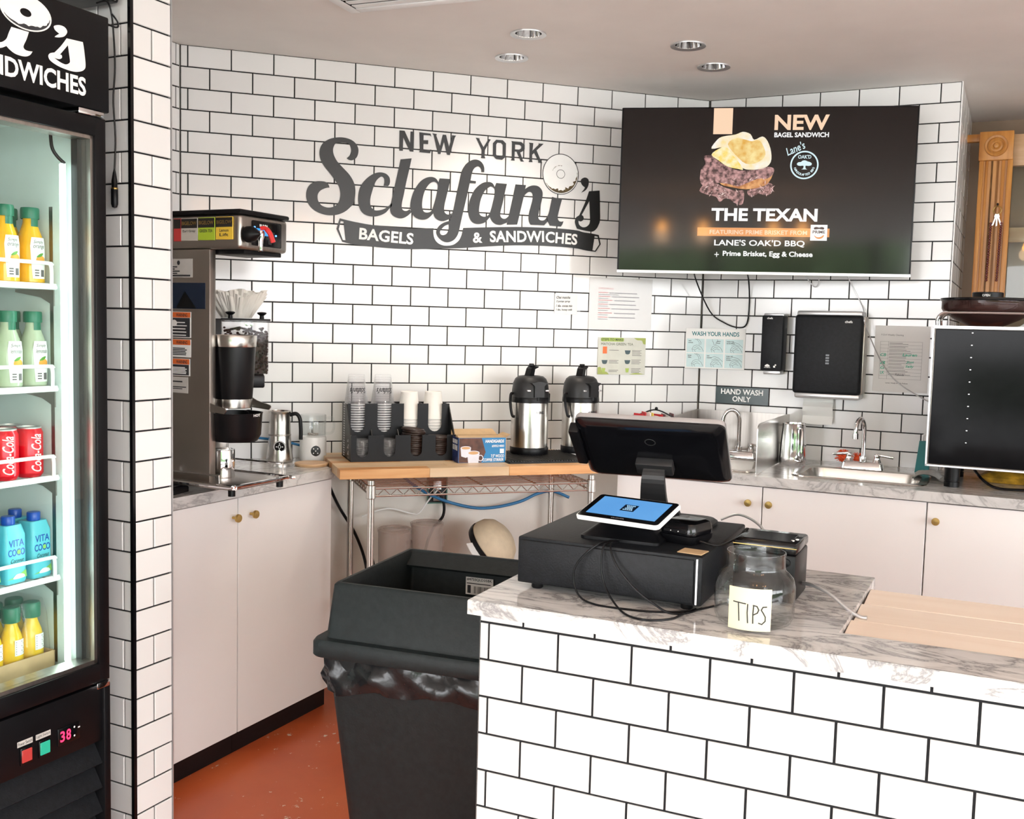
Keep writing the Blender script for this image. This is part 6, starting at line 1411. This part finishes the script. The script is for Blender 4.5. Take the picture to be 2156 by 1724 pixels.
# coconut water cartons
mat('carton_cyan', (.12, .56, .66), .35, var=.12, scale=12); mat('cap_blue', (.01, .07, .40), .3); mat('coco_green', (.25, .55, .12), .5)
proto = None
for r in range(2):
    for c in range(4):
        x = -1.200 - .070 * c; y = -.700 + .066 * r; lab_ = 'turquoise coconut water carton, %s from the right in the %s row' % (ORD[c], ('front', 'second')[r])
        if proto is None:
            t = proto = thing('drink_carton', lab_, 'carton', FL, (x, y, SHZ[3] + .0008), .08, 'coconut water cartons in the fridge')
            bd_ = MB().loft([L3(rrect(-.027, -.025, .027, .025, .006), 0), L3(rrect(-.029, -.027, .029, .027, .006), .006), L3(rrect(-.029, -.027, .029, .027, .008), .115), L3(rrect(-.024, -.020, .024, .026, .008), .138)], True, True).build('pack', 'carton_cyan', t)
            MB().prism([(-.029, .115), (.029, .128), (.026, .140), (-.022, .138), (-.01, .122), (.01, .122)], XZ(-.0274), XZ(-.0268)).build('top_band', 'cap_blue', t) if False else None
            MB().lathe([(.015, .137), (.0155, .140), (.0155, .156), (.014, .158), (.0001, .158)], n=20).build('cap', 'cap_blue', t)
            m = MB(); m.text('VITA', XZ(-.0276), -.021, .088, .042, .017, bold=.01); m.text('COCO', XZ(-.0276), -.023, .066, .046, .017, bold=.02); m.build('brand_print', 'cap_blue', bd_)
            m = MB(); m.text('Coconut', XZ(-.0276), -.016, .050, .036, .010, shear=.4); m.text('water', XZ(-.0276), -.012, .040, .025, .008, shear=.4); m.build('flavour_print', 'ink', bd_)
            m = MB(); m.fill([circ(.006, .0745, .005, .0055, 12)], XZ(-.0279)); m.fill([smooth([(-.028, .012, 1), (.0, .018), (.026, .030, 1), (.028, .012, 1)], 4)], XZ(-.0276)); m.build('coconut_print', 'coco_green', bd_)
            m = MB(); m.fill([smooth([(-.010, .012), (.0, .022), (.018, .020), (.020, .012)], 4)], XZ(-.0280)); m.build('coconut_flesh', 'white_ink', bd_)
        else: dup(proto, FL, (x, y, SHZ[3] + .0008), .08 - .03 * c, lab_)
# case of juice on the fridge floor
cs = thing('bottle_tray', 'cardboard tray of small juice bottles on the fridge floor', 'tray', FL, (-1.29, -.66, .5605))
m = MB(); m.box(-.118, -.075, 0, .118, .075, .003); m.box(-.118, -.075, 0, .118, -.072, .055); m.box(-.118, .072, 0, .118, .075, .055); m.box(-.118, -.075, 0, -.115, .075, .055); m.box(.115, -.075, 0, .118, .075, .055); m.build('tray', 'kraft', cs)
m = MB(); m.loft([L3(rrect(-.1165, -.0735, .1165, .0735, .02), .055), L3(rrect(-.112, -.069, .112, .069, .02), .150), L3(rrect(-.105, -.062, .105, .062, .02), .186)], False, True); m.build('shrink_wrap', 'film', cs)
mat('juice_yellow', (.92, .60, .02), .2)
proto = None
for r in range(2):
    for c in range(4):
        x = -1.29 + .084 - .056 * c; y = -.695 + .062 * r; lab_ = 'yellow juice bottle, %s from the right, %s row of the shrink-wrapped tray' % (ORD[c], ('front', 'back')[r])
        if proto is None:
            t = proto = thing('juice_bottle', lab_, 'bottle', FL, (x, y, .5638), 0, 'yellow bottles in the tray')
            MB().lathe([(.0001, .001), (.024, 0), (.027, .004), (.027, .085), (.022, .108), (.014, .130), (.0135, .140)], n=24).build('juice_body', 'juice_yellow', t)
            MB().lathe([(.020, .138), (.021, .141), (.021, .170), (.019, .174), (.0001, .174)], n=20).build('cap', 'cap_green', t)
            fn = cylmap(.0275, .1, 0); lb_ = MB(); patch(lb_, fn, -.013, .060, .015, .098, 5); q_ = lb_.build('paper_label', 'white_ink', t)
            m = MB()
            for k in range(6): m.quad(cylmap(.0279, .1, 0), -.010, .064 + k * .0055, .011 - .004 * (k % 2), .0665 + k * .0055)
            m.build('label_print', 'ink_grey', q_)
        else: dup(proto, FL, (x, y, .5638), 0, lab_)
# objects by the stub wall
sp = thing('wall_speaker', 'black box corner hanging above the fridge against the tiles', 'speaker', FL, (-1.13, -.775, 2.19))
MB().rbox(-.12, -.03, .0, .108, .12, .16, .008).build('case', 'black', sp, Matrix.Rotation(.20, 4, 'Y') if False else None)
MB().rbox(.05, -.033, .004, .095, -.029, .012, .001, 1).build('port', 'silver', sp)
mc = thing('hanging_sensor', 'black capsule sensor dangling on its wire beside the fridge', 'sensor', FL, (-1.028, -.79, 1.70))
MB().lathe([(.0001, 0), (.006, .002), (.0085, .010), (.0085, .048), (.007, .050), (.007, .066), (.0045, .082), (.002, .095)], n=16).build('capsule', 'black', mc)
MB().lathe([(.0087, .046), (.0088, .049), (.0080, .050)], n=16).build('band', 'brass', mc)
MB().tube(spath([(0, 0, .09), (.004, .0, .17), (.0, .002, .26), (.004, .0, .34), (.002, .002, .42), (-.004, .003, .47), (-.02, .0, .49), (-.05, -.0, .478)]), .0022, 6).build('wire', 'black', mc)
MB().tube(spath([(-.004, .0, .465), (.012, .0, .452), (.014, .0, .44), (.0, .0, .436), (-.03, .0, .44), (-.06, .0, .45)]), .0022, 6).build('wire', 'black', mc)

# ================================================================ WASTE BIN
tr = thing('waste_bin', 'large square black waste bin with open lid and bag overhanging its rim', 'trash can', fr(-1.852, -1.585, -.6665), (.2125, .2125, 0))
def sq(k, z, r=.03): return L3(rrect(-.2125 - k, -.2125 - k, .2125 + k, .2125 + k, r, 5), z)
MB().loft([sq(-.045, .0, .04), sq(-.04, .01, .04), sq(.018, .62, .04), sq(.022, .64, .04)], True, False).build('bin_body', 'bin_plastic', tr)
MB().loft([sq(.040, .630, .03), sq(.043, .634, .03), sq(.043, .664, .03), sq(.038, .672, .03), sq(.020, .674, .03), sq(.016, .680, .02), sq(.002, .800, .012), sq(-.004, .806, .010), sq(-.012, .806, .008), sq(-.020, .790, .008), sq(-.010, .66, .01)], False, False).build('lid_hood', 'bin_plastic', tr)
# rear flap edge of the hood
MB().prism([(.155, .772), (.205, .806), (.208, .800), (.160, .766)], YZ(-.20), YZ(.20)).build('hood_lip', 'bin_plastic', tr)
lbp = MB().box(-.030, .190, .700, .050, .1915, .748)
lo_ = lbp.build('barcode_sticker', 'paper_dim', tr)
m = MB(); m.text('#475SQLD35BK', XZ(.1895), -.027, .738, .074, .008, bold=.02)
for k in range(22): m.quad(XZ(.1895), -.007 + k * .0024, .704, -.007 + k * .0024 + R.choice((.0006, .0012, .0016)), .724)
m.quad(XZ(.1895), -.027, .730, .043, .7325); m.quad(XZ(.1895), -.025, .704, -.015, .726); m.build('sticker_print', 'ink', lo_)
# bag: wrinkled film skirt
mat('bag_black', (.012, .012, .013), .20, var=.3, scale=12, bump=.7, bscale=22, spec=.35)
m = MB(); loops = []
base = rrect(-.2125, -.2125, .2125, .2125, .04, 6); n = len(base)
dense = []
for i in range(n):
    a, b = base[i], base[(i + 1) % n]; seg = max(1, int(math.hypot(b[0] - a[0], b[1] - a[1]) / .018))
    for k in range(seg): dense.append((a[0] + (b[0] - a[0]) * k / seg, a[1] + (b[1] - a[1]) * k / seg))
nd = len(dense); R2 = random.Random(3)
ph_ = [R2.uniform(0, 6) for _ in range(8)]
for j in range(8):
    v_ = j / 7; lp2 = []
    for i, (x, y) in enumerate(dense):
        a = 2 * PI * i / nd; rr = math.hypot(x, y)
        wob = .006 * math.sin(9 * a + 5 * v_ + ph_[0]) + .005 * math.sin(17 * a - 7 * v_ + ph_[1]) + .004 * math.sin(31 * a + 9 * v_ + ph_[2])
        k = 1 + (.030 + wob + .006 * math.sin(6 * v_ + ph_[3])) / rr
        z = .655 - .105 * v_ + .012 * v_ * math.sin(3 * a + 1) + .006 * v_ * math.sin(11 * a + ph_[4])
        lp2.append((x * k, y * k, z))
    loops.append(lp2)
m.loft(loops); m.build('bin_bag', 'bag_black', tr)
